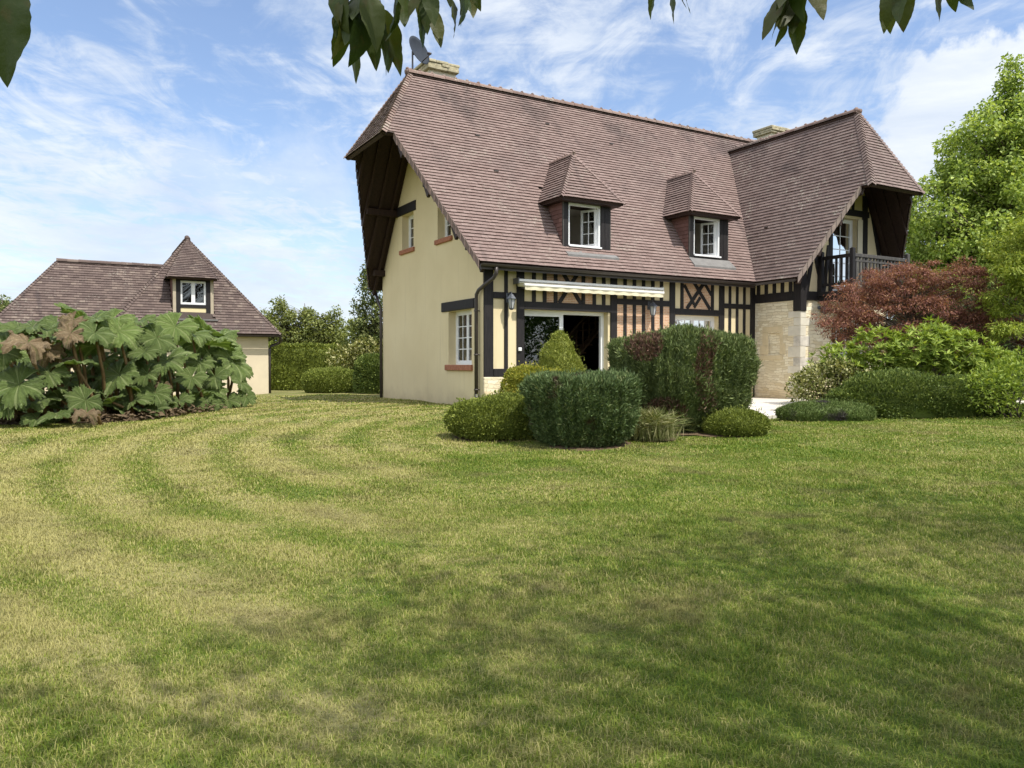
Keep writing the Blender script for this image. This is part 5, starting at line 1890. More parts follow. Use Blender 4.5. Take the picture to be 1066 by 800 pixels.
bigc = clipped('tall_clipped_conifer', 'tall dark green clipped conifer with browned patches, centre of the big hedge', 'bush', (2.72, 12.65), tall, 0.86, 0.72, 62000, 0.070, 0.015, M['thuja'], 'clipped bushes in the lawn bed', rough=0.05, lumps=0.06, lf=3.8, up=0.66, streak=0.035)
br_keep = lambda x, y, z: (((x + 0.62) ** 2 / 0.07 + (z - 1.45) ** 2 / 0.11) < 1) | ((np.abs(x - 0.30 - 0.06 * np.sin(z * 5)) < 0.15) & (z > 0.35)) | (((x + 0.30) ** 2 / 0.10 + (z - 0.30) ** 2 / 0.07) < 1)
clipped('', '', '', (2.72, 12.65), tall, 0.875, 0.735, 60000, 0.060, 0.013, M['thuja_brown'], None, rough=0.02, lumps=0.03, lf=3.8, up=0.62, streak=0.022, part='dead_foliage', parent=bigc, keep=lambda x, y, z: br_keep(x, y, z) & (y < 0.2) & (rng.random(len(x)) < 0.8))
tag([o for o in bigc.children if o.name.startswith('dead')][0], 'browned dry sprays on its front')
clipped('tall_clipped_conifer', 'tall fresh green clipped conifer, right end of the big hedge', 'bush', (3.42, 13.05), tall, 0.62, 0.72, 44000, 0.070, 0.015, M['thuja'], 'clipped bushes in the lawn bed', rough=0.045, lumps=0.06, lf=4.2, up=0.66, streak=0.035)
clipped('tall_clipped_conifer', 'tall clipped conifer set back behind the others, left end of the big hedge', 'bush', (2.42, 14.3), [(0.8, 0.0), (1.0, 0.5), (1.0, 1.25), (0.94, 1.42), (0.7, 1.50), (0.02, 1.52)], 0.58, 0.42, 30000, 0.062, 0.014, M['thuja'], 'clipped bushes in the lawn bed', rough=0.035, lumps=0.04, lf=5, up=0.6, streak=0.02)
dome2 = [(0.86, 0.02), (1.0, 0.11), (0.98, 0.20), (0.85, 0.28), (0.60, 0.345), (0.3, 0.375), (0.02, 0.38)]
clipped('rounded_bush', 'small low green cushion bush at the foot of the big hedge, beside the terrace', 'bush', (3.53, 12.1), dome2, 0.50, 0.44, 15000, 0.032, 0.015, M['box'], 'clipped bushes in the lawn bed', rough=0.015, lumps=0.015, lf=5, up=0.35)

# tuft of bleached grass between them
root = empty('ornamental_grass', (2.02, 11.45, float(terr(2.02, 11.45))), 0, 'pale bleached tuft of grass between the two conifers', 'plant')
n = 2100
a = rng.uniform(0, 2 * math.pi, n); sp = rng.uniform(0.0, 1.0, n)
P = np.stack([0.16 * rng.normal(size=n), 0.14 * rng.normal(size=n), np.zeros(n)], 1)
for k, (f0, f1, wd) in enumerate(((0, 0.55, 0.011), (0.5, 1.0, 0.009))):
    pass
D1 = norm(np.stack([np.cos(a) * sp * 0.55, np.sin(a) * sp * 0.55, np.ones(n)], 1))
L1 = rng.uniform(0.20, 0.38, n)
mid = P + D1 * L1[:, None]
D2 = norm(np.stack([np.cos(a) * (0.5 + sp), np.sin(a) * (0.5 + sp), 0.75 - 0.9 * sp], 1))
L2 = rng.uniform(0.12, 0.24, n)
NN = rand_dir(n)
leaves('blades', np.concatenate([P, mid]), np.concatenate([D1, D2]), np.concatenate([NN, NN]), np.concatenate([L1, L2]), 0.011, M['tuft'], root)

# --- right hand group
matp = [(0.90, 0.02), (1.0, 0.10), (0.98, 0.20), (0.82, 0.29), (0.5, 0.335), (0.02, 0.345)]
clipped('ground_cover_mat', 'flat dark heath mat on the lawn edge, right of the terrace', 'bush', (5.82, 14.3), matp, 0.90, 0.42, 20000, 0.034, 0.012, M['mat'], None, rough=0.02, lumps=0.02, lf=5, up=0.6)
hedgep = [(0.80, 0.0), (0.97, 0.22), (1.0, 0.42), (0.95, 0.55), (0.82, 0.68), (0.58, 0.76), (0.3, 0.79), (0.02, 0.80)]
clipped('low_dark_hedge', 'dark green low rounded hedge under the copper maple', 'hedge', (8.05, 15.3), hedgep, 1.75, 0.72, 60000, 0.052, 0.026, M['box_dark'], None, rough=0.06, lumps=0.10, lf=2.6, up=0.35)


def loose(name, label, cat, c, blobs, n, L, Wd, mt, group=None, twig=True, rosette=0, droop=0.0, base=None):
    """unclipped shrub: leaves (or rosettes) filling a few overlapping blobs, carried by stems"""
    g0 = float(terr(c[0], c[1])) if base is None else base
    root = empty(name, (c[0], c[1], g0), 0, label, cat, group)
    wts = np.array([b[1][0] * b[1][1] + b[1][0] * b[1][2] for b in blobs]); wts = wts / wts.sum()
    Ps, Ds = [], []
    for (bc, br), wt in zip(blobs, wts):
        k = max(4, int(n * wt))
        p_, d_ = blob(k, bc, br, 0.30)
        Ps.append(p_); Ds.append(d_)
    P = np.concatenate(Ps); O = np.concatenate(Ds)
    ok = P[:, 2] > 0.02; P, O = P[ok], O[ok]
    if rosette:
        m = len(P)
        ax = norm(O * 0.6 + np.array([0, 0, 0.9]) + rng.normal(0, 0.25, (m, 3)))
        t1 = norm(np.cross(ax, rand_dir(m))); t2 = np.cross(ax, t1)
        A = []
        for q in range(rosette):
            an = 2 * math.pi * q / rosette + rng.uniform(-0.3, 0.3, m)
            el = rng.uniform(0.15, 0.85, m)
            A.append(norm((t1 * np.cos(an)[:, None] + t2 * np.sin(an)[:, None]) * np.cos(el)[:, None] + ax * np.sin(el)[:, None]))
        D = np.concatenate(A); P = np.concatenate([P] * rosette); N = np.concatenate([ax] * rosette)
    else:
        D = norm(O * 0.7 + rng.normal(0, 0.7, P.shape) + np.array([0, 0, 0.35 - droop])); N = norm(rng.normal(0, 0.6, P.shape) + np.array([0, 0, 1.0]))
    s = rng.uniform(0.65, 1.3, len(P))
    leaves('foliage', P, D, N, L * s, Wd * s, mt, root)
    if twig:
        b = MB()
        for bc, br in blobs:
            for q in range(4):
                e = np.asarray(bc) + rand_dir(1)[0] * np.asarray(br) * 0.6
                s0 = (rng.normal(0, 0.08), rng.normal(0, 0.08), -0.05)
                m_ = (s0[0] * 0.4 + e[0] * 0.5 + rng.normal(0, .05), s0[1] * 0.4 + e[1] * 0.5, e[2] * 0.5)
                b.tube([s0, tuple(m_), tuple(e)], [0.022, 0.015, 0.006], 5)
        b.build('stems', M['bark'], root)
    return root


loose('variegated_shrub', 'pale variegated shrub at the stone corner of the wing', 'shrub', (6.55, 16.0), [((0, 0, 0.62), (0.66, 0.5, 0.46)), ((-0.42, -0.1, 0.52), (0.46, 0.4, 0.40)), ((0.6, -0.2, 0.5), (0.55, 0.4, 0.4)), ((0.1, -0.2, 0.95), (0.35, 0.3, 0.2))], 5600, 0.070, 0.042, M['varieg'])
loose('rhododendron', 'lime green shrub with whorled leaves in front of the copper maple', 'shrub', (8.3, 16.1), [((-1.45, 0.1, 1.02), (0.55, 0.5, 0.42)), ((-0.7, 0, 1.32), (0.6, 0.5, 0.48)), ((0.15, -0.1, 1.30), (0.75, 0.55, 0.50)), ((1.0, 0.0, 1.26), (0.75, 0.55, 0.48)), ((1.75, 0.1, 0.95), (0.6, 0.5, 0.4)), ((0.6, 0.1, 1.66), (0.34, 0.3, 0.30)), ((0.3, 0, 0.7), (1.7, 0.45, 0.5))], 1250, 0.15, 0.040, M['lime'], rosette=8)
loose('laurel_shrub', 'mid green leafy shrub at the right edge beside the dark hedge', 'shrub', (9.55, 14.75), [((0, 0, 0.55), (0.85, 0.6, 0.6)), ((0.5, 0.1, 0.9), (0.7, 0.5, 0.5)), ((-0.55, -0.15, 0.55), (0.5, 0.4, 0.45))], 3600, 0.085, 0.036, M['lime'])
loose('dark_evergreen', 'deep green evergreen mass behind the maple at the right edge', 'shrub', (13.6, 20.8), [((0, 0, 1.6), (1.9, 1.2, 1.7)), ((-1.2, 0, 1.2), (1.3, 1.0, 1.3)), ((1.8, 0.2, 1.9), (1.8, 1.2, 2.0))], 16000, 0.12, 0.055, M['dim'])


def tree(name, label, cat, base, H, crown, nclump, per, spread, L, Wd, mt, trunk_r=0.18, group=None, flat=1.0, first=0.25, droop=0.15, lean=(0, 0), twigs=True):
    """trunk, limbs to every clump, and leaves gathered in clumps inside the crown's envelope
    crown: list of (centre, radii) relative to the base"""
    root = empty(name, base, 0, label, cat, group)
    wts = np.array([np.prod(b[1]) ** 0.67 for b in crown]); wts = wts / wts.sum()
    Cs = []
    for (bc, br), wt in zip(crown, wts):
        c_, _ = blob(max(3, int(nclump * wt)), bc, br, 0.42)
        Cs.append(c_)
    Cc = np.concatenate(Cs)
    k = len(Cc)
    sz = spread * rng.uniform(0.6, 1.4, k)
    idx = np.repeat(np.arange(k), per)
    m = len(idx)
    off = norm(rng.normal(size=(m, 3))) * (rng.random(m) ** 0.5)[:, None] * sz[idx][:, None]
    off[:, 2] *= flat
    P = Cc[idx] + off
    O = norm(off + 1e-6)
    D = norm(O * 0.6 + rng.normal(0, 0.6, P.shape) + np.array([0, 0, -droop]))
    N = norm(rng.normal(0, 0.55, P.shape) + np.array([0, 0, 1.0]) + O * 0.5)
    s = rng.uniform(0.6, 1.35, m)
    leaves('crown', P, D, N, L * s, Wd * s, mt, root)
    b = MB()
    top = np.array([lean[0], lean[1], H * 0.88])
    def axis(t): return np.array([lean[0] * t * t, lean[1] * t * t, H * 0.88 * t])
    n = 8
    b.tube([tuple(axis(i / n) + np.array([0.03 * math.sin(i * 2.1), 0.03 * math.cos(i * 1.7), -0.1 if i == 0 else 0]) * (trunk_r / 0.18)) for i in range(n + 1)], [trunk_r * (1 - 0.88 * i / n) + (trunk_r * 0.35 if i == 0 else 0) for i in range(n + 1)], 10)
    b.build('trunk', M['bark'], root)
    if twigs:
        b = MB()
        for i in range(k):
            e = Cc[i]
            t = np.clip((e[2] - 0.45 * math.hypot(e[0] - lean[0], e[1] - lean[1])) / (H * 0.88), first * 0.6, 0.95)
            s0 = axis(t)
            m1 = s0 * 0.55 + e * 0.45 + np.array([0, 0, 0.06 * H * 0.3]) + rng.normal(0, 0.03 * H * 0.3, 3)
            r0 = trunk_r * (1 - 0.88 * t) * 0.42
            b.tube([tuple(s0), tuple(m1), tuple(e)], [r0, r0 * 0.6, r0 * 0.2], 5, 0, False)
        b.build('limbs', M['bark'], root)
    return root


def T(px, py, Y, sink=0.0):
    p_ = at(px, py, Y)
    return (p_.x, p_.y, float(terr(p_.x, p_.y)) - sink)


tree('copper_maple', 'spreading copper red Japanese maple in front of the wing balcony', 'tree', (9.2, 17.8, float(terr(9.2, 17.8))), 3.3,
     [((-1.15, 0, 2.35), (0.95, 0.8, 0.55)), ((-1.45, -0.1, 1.95), (0.75, 0.7, 0.40)), ((-0.2, 0.1, 2.75), (0.95, 0.9, 0.55)), ((0.35, 0, 3.0), (0.75, 0.6, 0.38)), ((-0.7, 0, 2.95), (0.5, 0.5, 0.30)), ((1.25, 0, 2.55), (0.95, 0.8, 0.65)), ((1.35, 0.1, 3.0), (0.5, 0.45, 0.42)), ((0.2, 0, 2.0), (2.0, 0.85, 0.6)), ((2.2, 0.1, 1.85), (1.0, 0.7, 0.5)), ((2.75, 0.0, 2.65), (0.5, 0.5, 0.18)), ((-1.0, 0, 1.5), (0.7, 0.6, 0.35)), ((2.95, 0, 1.5), (0.6, 0.5, 0.25)), ((0.8, -0.2, 1.5), (1.4, 0.6, 0.5))],
     460, 150, 0.23, 0.066, 0.018, M['maple'], 0.07, None, 0.42, 0.2, 0.45)
# tall tree behind the wing and its neighbour
tree('tall_tree', 'tall fresh green tree with a pointed crown behind the wing', 'tree', (19.8, 31.0, 0.5), 12.9,
     [((0, 0, 9.9), (1.3, 1.3, 2.0)), ((0.1, 0, 11.5), (0.45, 0.45, 1.15)), ((0.1, 0, 12.7), (0.22, 0.22, 0.5)), ((-0.6, -0.3, 8.9), (2.4, 2.2, 2.2)), ((-1.5, -0.4, 6.6), (2.9, 2.4, 2.3)), ((-1.8, -0.5, 4.2), (3.0, 2.4, 2.2)), ((1.4, 0, 8.8), (2.0, 2.0, 2.2)), ((2.2, 0, 5.6), (2.6, 2.2, 2.6)), ((-1.2, -0.5, 2.0), (3.0, 2.0, 1.6))],
     860, 130, 0.46, 0.150, 0.100, M['bigtree'], 0.26, 'trees at the right edge', 0.85, 0.12)
tree('tall_tree', 'second green tree cut by the right edge, behind the pointed one', 'tree', (23.6, 33.5, 0.5), 11.8,
     [((0, 0, 9.4), (1.7, 1.8, 2.3)), ((0.3, 0, 7.0), (3.0, 2.6, 3.0)), ((0, 0, 3.6), (3.2, 2.6, 2.6))],
     420, 150, 0.50, 0.150, 0.105, M['bigtree'], 0.26, 'trees at the right edge', 0.85, 0.12)
tree('yellow_green_tree', 'yellow-green feathery tree overhanging the maple at the right edge', 'tree', (12.0, 16.9, float(terr(12.0, 16.9))), 4.6,
     [((-0.5, 0, 3.7), (1.1, 0.9, 0.55)), ((-0.9, -0.2, 3.1), (0.9, 0.7, 0.5)), ((0.4, 0, 3.9), (1.1, 0.9, 0.5)), ((-1.1, -0.2, 2.4), (0.6, 0.5, 0.4)), ((-1.35, -0.3, 1.75), (0.45, 0.4, 0.18)), ((0.6, 0.1, 3.0), (0.9, 0.8, 0.8))],
     190, 200, 0.27, 0.09, 0.026, M['acacia'], 0.09, None, 0.5, 0.2, 0.4)
b_ = T(985, 420, 44)
tree('spruce', 'dark pointed tree tip showing just right of the wing roof', 'tree', (T(945, 400, 48)[0], 48.0, 0.5), 12.6, [((0, 0, 11.0), (0.8, 0.8, 1.5)), ((0, 0, 8), (1.7, 1.7, 2.4)), ((0, 0, 4), (2.2, 2.2, 2.6))], 110, 60, 0.5, 0.30, 0.08, M['dim'], 0.2)

# --- between the two houses
clipped('tall_hedge', 'long tall clipped hedge behind the small house, between the two houses', 'hedge', (-8.6, 33.5), [(0.95, 0), (1.0, 0.8), (1.0, 1.5), (0.95, 1.78), (0.8, 1.88), (0.02, 1.92)], 3.9, 0.8, 42000, 0.085, 0.05, M['box'], None, HROT * 0 + 0.05, 0.08, 0.08, 1.8, 0.35)
boxp = [(0.86, 0.0), (0.98, 0.2), (1.0, 0.45), (0.93, 0.65), (0.7, 0.78), (0.4, 0.83), (0.02, 0.84)]
clipped('rounded_bush', 'low round clipped bush right beside the small house corner', 'bush', (-6.35, 27.2), boxp, 1.05, 0.8, 20000, 0.06, 0.034, M['box_light'], 'bushes between the two houses', rough=0.03, lumps=0.03, lf=3, up=0.3)
clipped('rounded_bush', 'low round clipped bush in front of the flowering yellow shrub', 'bush', (-5.05, 28.2), [(a_, z_ * 0.75) for a_, z_ in boxp], 0.6, 0.6, 9000, 0.06, 0.034, M['box_light'], 'bushes between the two houses', rough=0.03, lumps=0.03, lf=3, up=0.3)
clipped('rounded_bush', 'dark round bush against the rear corner of the cream gable', 'bush', (-4.55, 26.0), [(a_, z_ * 1.55) for a_, z_ in boxp], 0.75, 0.7, 16000, 0.07, 0.036, M['box_dark'], 'bushes between the two houses', rough=0.04, lumps=0.05, lf=3, up=0.3)
loose('leafy_shrub', 'loose yellow-green shrub showing between hedge and gable', 'shrub', (-6.6, 32.0), [((-0.3, 0, 1.25), (0.8, 0.6, 0.6)), ((0.7, 0, 1.55), (0.9, 0.6, 0.6)), ((1.5, 0, 1.2), (0.7, 0.6, 0.7)), ((0.1, 0, 0.6), (0.7, 0.5, 0.5))], 3600, 0.13, 0.075, M['varieg'])
loose('leafy_shrub', 'small bright green shrub low beside the dark round bush', 'shrub', (-5.7, 28.8), [((0, 0, 0.30), (0.6, 0.4, 0.32))], 900, 0.10, 0.055, M['lime'])
tree('garden_tree', 'broad light green tree rising behind the tall hedge', 'tree', (T(318, 400, 42)[0], 42.0, 0.42), 5.0,
     [((-1.5, 0, 3.3), (0.9, 0.9, 1.1)), ((-0.5, 0, 2.8), (1.0, 0.9, 1.2)), ((0.4, 0, 3.0), (0.9, 0.9, 1.0)), ((1.4, 0, 2.7), (0.9, 0.8, 1.1)), ((-1.4, 0, 4.1), (0.30, 0.3, 0.55)), ((0.2, 0, 3.9), (0.35, 0.3, 0.35)), ((1.7, 0, 3.6), (0.4, 0.3, 0.5)), ((-2.3, 0, 2.4), (0.7, 0.6, 0.9))],
     210, 70, 0.34, 0.15, 0.085, M['far'], 0.13, 'trees beyond the hedge', 0.9, 0.15)
tree('garden_tree', 'dark airy tree half hidden behind the cream gable', 'tree', (T(392, 400, 33)[0], 33.0, 0.45), 5.6,
     [((0, 0, 3.6), (0.95, 0.9, 1.3)), ((-0.5, 0, 2.6), (0.75, 0.8, 1.0)), ((-0.45, 0, 4.6), (0.42, 0.4, 0.5)), ((0.3, 0, 4.6), (0.9, 0.8, 0.9)), ((0.3, 0, 1.9), (0.8, 0.7, 0.9))],
     120, 60, 0.30, 0.13, 0.075, M['olive'], 0.11, 'trees beyond the hedge', 0.9, 0.15)
tree('garden_tree', 'grey green tree at the far left edge behind the small house', 'tree', (T(4, 400, 52)[0], 52.0, 0.42), 6.3,
     [((0, 0, 4.2), (1.8, 1.5, 1.6)), ((1.0, 0, 4.6), (0.7, 0.7, 0.8)), ((-1.5, 0, 4.6), (1.5, 1.4, 1.3)), ((0.3, 0, 2.6), (2.0, 1.5, 1.5))],
     130, 80, 0.45, 0.2, 0.10, M['olive'], 0.15, 'trees beyond the hedge', 0.9, 0.15)


def far_wood():
    n = 26000
    x = rng.uniform(-95, 95, n)
    top = 4.6 + 1.3 * np.sin(x * 0.23) + 0.8 * np.sin(x * 0.61 + 1) + 0.5 * np.sin(x * 1.7)
    z = 0.42 + rng.random(n) ** 0.8 * top
    y = 105 + rng.normal(0, 1.6, n) + 3 * np.sin(x * 0.1)
    P = np.stack([x, y, z], 1)
    o = leaves('far_trees', P, rand_dir(n), norm(rng.normal(0, .5, (n, 3)) + [0, -0.3, 1]), rng.uniform(0.6, 1.2, n), rng.uniform(0.4, 0.8, n), M['far'])
    tag(o, 'distant belt of trees closing the view behind the gardens', 'trees', None, 'stuff')


far_wood()


# --- giant leaved plant on the left -----------------------------------------
def m_gunnera(name, base, hi, vein, tr):
    m, g, b = mat(name)
    p = pos_obj(g)
    at_ = g.node('ShaderNodeAttribute', attribute_name='vein')
    oi = g.node('ShaderNodeObjectInfo')
    n = g.noise(p, 7, 5, 0.65)
    n = g.math('ADD', n, g.math('MULTIPLY', g.math('SUBTRACT', g.noise(p, 1.3, 3, 0.6), 0.5), 0.9))
    c = g.ramp(n, [(0.28, base), (0.72, hi)])
    c = g.mix(g.math('MULTIPLY', oi.outputs['Random'], 0.40), c, tuple(x * 0.70 for x in base))
    c = g.mix(g.math('MULTIPLY', g.smooth(at_.outputs['Fac'], 0.30, 0.9), 0.70), c, vein)
    g.put(b.inputs['Base Color'], c)
    b.inputs['Roughness'].default_value = 0.48
    b.inputs['Specular IOR Level'].default_value = 0.45
    vo = g.node('ShaderNodeTexVoronoi', feature='DISTANCE_TO_EDGE')
    g.put(vo.inputs['Vector'], p); vo.inputs['Scale'].default_value = 26
    hgt = g.math('ADD', g.math('MULTIPLY', vo.outputs['Distance'], 1.2), g.math('MULTIPLY', at_.outputs['Fac'], -0.35))
    g.put(b.inputs['Normal'], g.bump(hgt, 0.9, 0.05))
    t_ = g.node('ShaderNodeBsdfTranslucent'); g.put(t_.inputs['Color'], g.mix(1.0, c, (1.1, 1.25, 0.5), 'MULTIPLY'))
    mx = g.node('ShaderNodeMixShader'); mx.inputs[0].default_value = tr
    g.l.new(b.outputs[0], mx.inputs[1]); g.l.new(t_.outputs[0], mx.inputs[2])
    g.l.new(mx.outputs[0], g.n['Material Output'].inputs[0])
    return m


M['gun'] = m_gunnera('giant_leaf', (0.112, 0.172, 0.038), (0.235, 0.310, 0.095), (0.36, 0.42, 0.18), 0.22)
M['gun_lime'] = m_gunnera('giant_leaf_pale', (0.17, 0.25, 0.055), (0.27, 0.355, 0.105), (0.38, 0.44, 0.18), 0.25)
M['gun_dead'] = m_gunnera('giant_leaf_scorched', (0.24, 0.160, 0.082), (0.46, 0.345, 0.205), (0.19, 0.18, 0.065), 0.15)
M['stalk'] = simple('giant_stalk', (0.16, 0.105, 0.045), 0.7, 0.3, 10.0, 0.3, 0.2)


def leaf_proto(seed, dead=False):
    rd = random.Random(seed)
    na, nr = 150, 13
    lobes = rd.choice((6, 7, 7))
    amax = R_(168)
    ph = [rd.uniform(0, 6.28) for _ in range(6)]
    V, A = [], []
    for j in range(nr + 1):
        q = j / nr
        for i in range(na + 1):
            t = -amax + 2 * amax * i / na
            lw = abs(math.sin(t / (2 * amax) * math.pi * lobes + math.pi / 2 * (lobes % 2 == 0)))
            tooth = abs(((t * lobes * 3.2 / (2 * amax) * 2 + ph[5]) % 1.0) - 0.5) * 2
            edge = 1.0 - 0.22 * (1 - lw) ** 1.5 - 0.15 * tooth - 0.06 * math.sin(t * 11 + ph[0]) - 0.03 * math.sin(t * 43 + ph[1])
            edge *= 0.80 + 0.20 * math.cos(t * 0.5) ** 2 + 0.06 * math.sin(t * 2 + ph[1])
            r = q * (1.0 if q < 0.45 else 1.0 + (edge - 1.0) * ((q - 0.45) / 0.55) ** 1.1)
            if q >= 0.999: r = edge
            # funnel in the middle, raised between the ribs, edges hanging over
            zz = 0.30 * q - 0.32 * q ** 2.8 + 0.15 * q * (1 - lw) * (1.2 - q * 0.4)
            zz += 0.07 * q * q * math.sin(t * 3 + ph[2]) + 0.06 * q * q * math.sin(t * 5.3 + ph[3])
            zz += 0.022 * q * math.sin(t * lobes * 3.2 + ph[4])
            if dead:
                zz += 0.24 * q ** 2 * math.sin(t * 4 + ph[2]) + 0.16 * q * q * math.sin(t * 9 + ph[1]) - 0.12 * q ** 3 + 0.06 * q * math.sin(q * 14 + t * 6)
            V.append((r * math.cos(t), r * math.sin(t), zz))
            main = max(0.0, 1 - (1 - lw) * 26 * (0.3 + q))
            sec = max(0.0, 1 - abs(((q * 6 + abs(math.sin(t / (2 * amax) * math.pi * lobes)) * -1.6) % 1.0) - 0.5) * 9) * 0.55
            A.append(max(main, sec if 0.15 < q < 0.97 else 0))
    F = []
    k = na + 1
    for j in range(nr):
        for i in range(na):
            F.append((j * k + i, (j + 1) * k + i, (j + 1) * k + i + 1, j * k + i + 1))
    me = bpy.data.meshes.new('giant_leaf')
    me.from_pydata(V, [], F)
    at2 = me.attributes.new('vein', 'FLOAT', 'POINT')
    at2.data.foreach_set('value', A)
    me.polygons.foreach_set('use_smooth', [True] * len(F))
    me.update()
    return me


def build_gunnera():
    gx, gy = -7.6, 14.6
    gz = float(terr(gx, gy))
    root = empty('giant_rhubarb', (gx, gy, gz), 0, 'huge clump of giant lobed leaves on the left edge of the lawn', 'plant')
    protos = [leaf_proto(s) for s in range(6)]
    deads = [leaf_proto(50 + s, True) for s in range(3)]
    for m_ in protos: m_.materials.append(M['gun'])
    limes = []
    for m_ in protos[:3]:
        c = m_.copy(); c.materials.clear(); c.materials.append(M['gun_lime']); limes.append(c)
    for m_ in deads: m_.materials.append(M['gun_dead'])
    rd = random.Random(12)
    yb = lambda px: float(np.interp(px, [-60, 0, 100, 180, 265, 300], [12.2, 12.4, 13.1, 15.3, 17.8, 18.6]))
    # zoom coordinates (crop of the left edge, 3.477 px per photo px), radius, facing, kind
    spec = [(55, 600, 112, 'f', 0), (268, 522, 84, 'b', 0), (425, 565, 96, 'f', 0), (425, 395, 104, 'f', 1), (395, 345, 90, 'u', 1), (600, 515, 98, 'f', 0), (560, 628, 80, 'f', 0),
            (742, 620, 86, 'f', 0), (845, 520, 82, 'r', 0), (628, 375, 95, 'f', 1), (745, 440, 120, 'd', 0), (660, 495, 62, 'u', 1), (60, 385, 90, 'u', 0), (160, 385, 70, 'b', 0), (285, 325, 86, 'd', 0),
            (340, 340, 80, 'u', 0), (200, 710, 84, 'u', 0), (130, 720, 70, 'u', 0), (825, 655, 66, 'f', 0), (890, 640, 60, 'r', 0), (490, 690, 80, 'd', 0), (580, 705, 75, 'd', 0), (655, 690, 70, 'd', 0),
            (5, 480, 80, 'f', 0), (8, 395, 80, 'u', 0), (480, 440, 80, 'd', 0), (530, 560, 75, 'f', 0), (350, 450, 90, 'd', 0), (690, 570, 70, 'f', 0), (250, 430, 80, 'd', 0), (460, 600, 70, 'd', 0),
            (330, 620, 70, 'd', 0), (205, 355, 75, 'u', 0), (110, 375, 85, 'u', 0), (690, 400, 90, 'u', 0), (560, 420, 85, 'f', 0), (700, 660, 70, 'd', 0), (400, 680, 75, 'd', 0), (180, 600, 80, 'd', 0), (20, 690, 80, 'd', 0),
            (780, 570, 75, 'f', 0), (130, 655, 78, 'f', 0), (300, 655, 84, 'f', 0), (400, 660, 78, 'd', 0), (480, 655, 82, 'f', 0), (210, 640, 80, 'd', 0), (560, 690, 70, 'f', 0), (30, 660, 84, 'f', 0), (700, 690, 66, 'f', 0), (250, 585, 74, 'd', 0), (170, 560, 74, 'f', 0), (650, 655, 70, 'f', 0), (760, 690, 60, 'f', 0), (230, 690, 66, 'd', 0), (520, 480, 80, 'f', 0), (340, 400, 80, 'f', 0), (720, 520, 75, 'f', 0), (500, 350, 85, 'u', 0), (870, 590, 60, 'r', 0),
            (95, 440, 84, 'u', 2), (165, 470, 78, 'f', 2), (262, 345, 62, 'f', 2), (250, 400, 70, 'f', 2), (205, 510, 70, 'd', 2), (310, 700, 50, 'u', 2), (590, 600, 42, 'f', 2)]
    back = []
    for q in range(52):                              # leaves deeper in the clump
        back.append((rd.uniform(-120, 830), rd.uniform(400, 700), rd.uniform(70, 110), rd.choice('ffdu'), 0))
    for zx, zy, rz_, face, kind, isdeep in [t_ + (False,) for t_ in spec] + [t_ + (True,) for t_ in back]:
        deep = isdeep
        if zy < 470: zy = 470 - (470 - zy) * 0.84
        px, py = zx / 3.477, 230 + zy / 3.477
        hgt = max(0.0, (445 - py) / 130)
        Y = yb(px) + (0.35 if kind != 2 else 0.12) + 0.75 * hgt + (rd.uniform(0.5, 1.7) if deep else rd.uniform(-0.25, 0.30)) + (0.35 if face == 'd' else 0)
        c = at(px, py, Y)
        rad = rz_ / 3.477 * Y / FPX * (0.98 if kind != 2 else 0.95) * rd.uniform(0.82, 1.14)
        if c.z - float(terr(c.x, c.y)) < 0.12: c.z = float(terr(c.x, c.y)) + 0.12
        to = Vector((-c.x * 0.5, -c.y, CAM_Z - c.z)).normalized()
        upv = Vector((0, 0, 1))
        n_ = {'f': to * 0.80 + upv * 0.75, 'u': to * 0.42 + upv, 'b': to * 0.15 + upv, 'd': to * 0.25 + upv * 0.9 + Vector((rd.uniform(-.6, .6), 0.35, 0)), 'r': to * 0.4 + upv * 0.6 + Vector((0.75, 0, 0))}[face]
        if face == 'd' and zx > 700 and zy < 500: n_ = Vector((0.35, 0.55, 0.75))
        n_ = (n_ + Vector((rd.uniform(-.42, .46), rd.uniform(-.3, .3), rd.uniform(-.1, .2)))).normalized()
        tip = Vector((rd.uniform(-.5, .5) + (c.x + 7.2) * 0.25, -0.8, -0.45))
        tip = (tip - n_ * tip.dot(n_)).normalized()
        side = n_.cross(tip)
        me = rd.choice(protos if kind == 0 else (limes if kind == 1 else deads))
        o = bpy.data.objects.new('leaf', me)
        COL.objects.link(o)
        o.parent = root
        sx_, sy_ = rad * rd.uniform(0.95, 1.12), rad * rd.uniform(0.95, 1.15)
        ctr = c - Vector((gx, gy, gz)) - tip * rad * 0.12
        mat3 = Matrix((tip * sx_, side * sy_, n_ * rad)).transposed().to_4x4()
        o.matrix_local = Matrix.Translation(ctr) @ mat3
        if kind == 2: o['label'] = 'scorched brown leaf'
        # stalk down to the crown of the clump
        g_ = Vector((ctr.x * 0.85 + rd.uniform(-.15, .15), ctr.y + rd.uniform(0.25, 0.6), 0))
        g_.z = float(terr(g_.x + gx, g_.y + gy)) - gz - 0.03
        b = MB()
        m_ = ctr * 0.5 + g_ * 0.5 + Vector((0, 0.12, 0.05))
        b.tube([tuple(g_), tuple(m_), tuple(ctr - n_ * rad * 0.01)], [0.042, 0.032, 0.020], 7)
        b.build('leaf_stalk', M['stalk'], root)
    # litter and old stalks in the dark middle
    P, D, N = [], [], []
    n = 1300
    x = rng.uniform(-2.3, 1.2, n); y = rng.uniform(0.35, 1.8, n) + np.interp(x + gx, [-9.9, -7, -6], [-1.6, -1.0, 2.2])
    z = np.array([float(terr(a + gx, b2 + gy)) - gz for a, b2 in zip(x, y)]) + rng.random(n) * 0.12
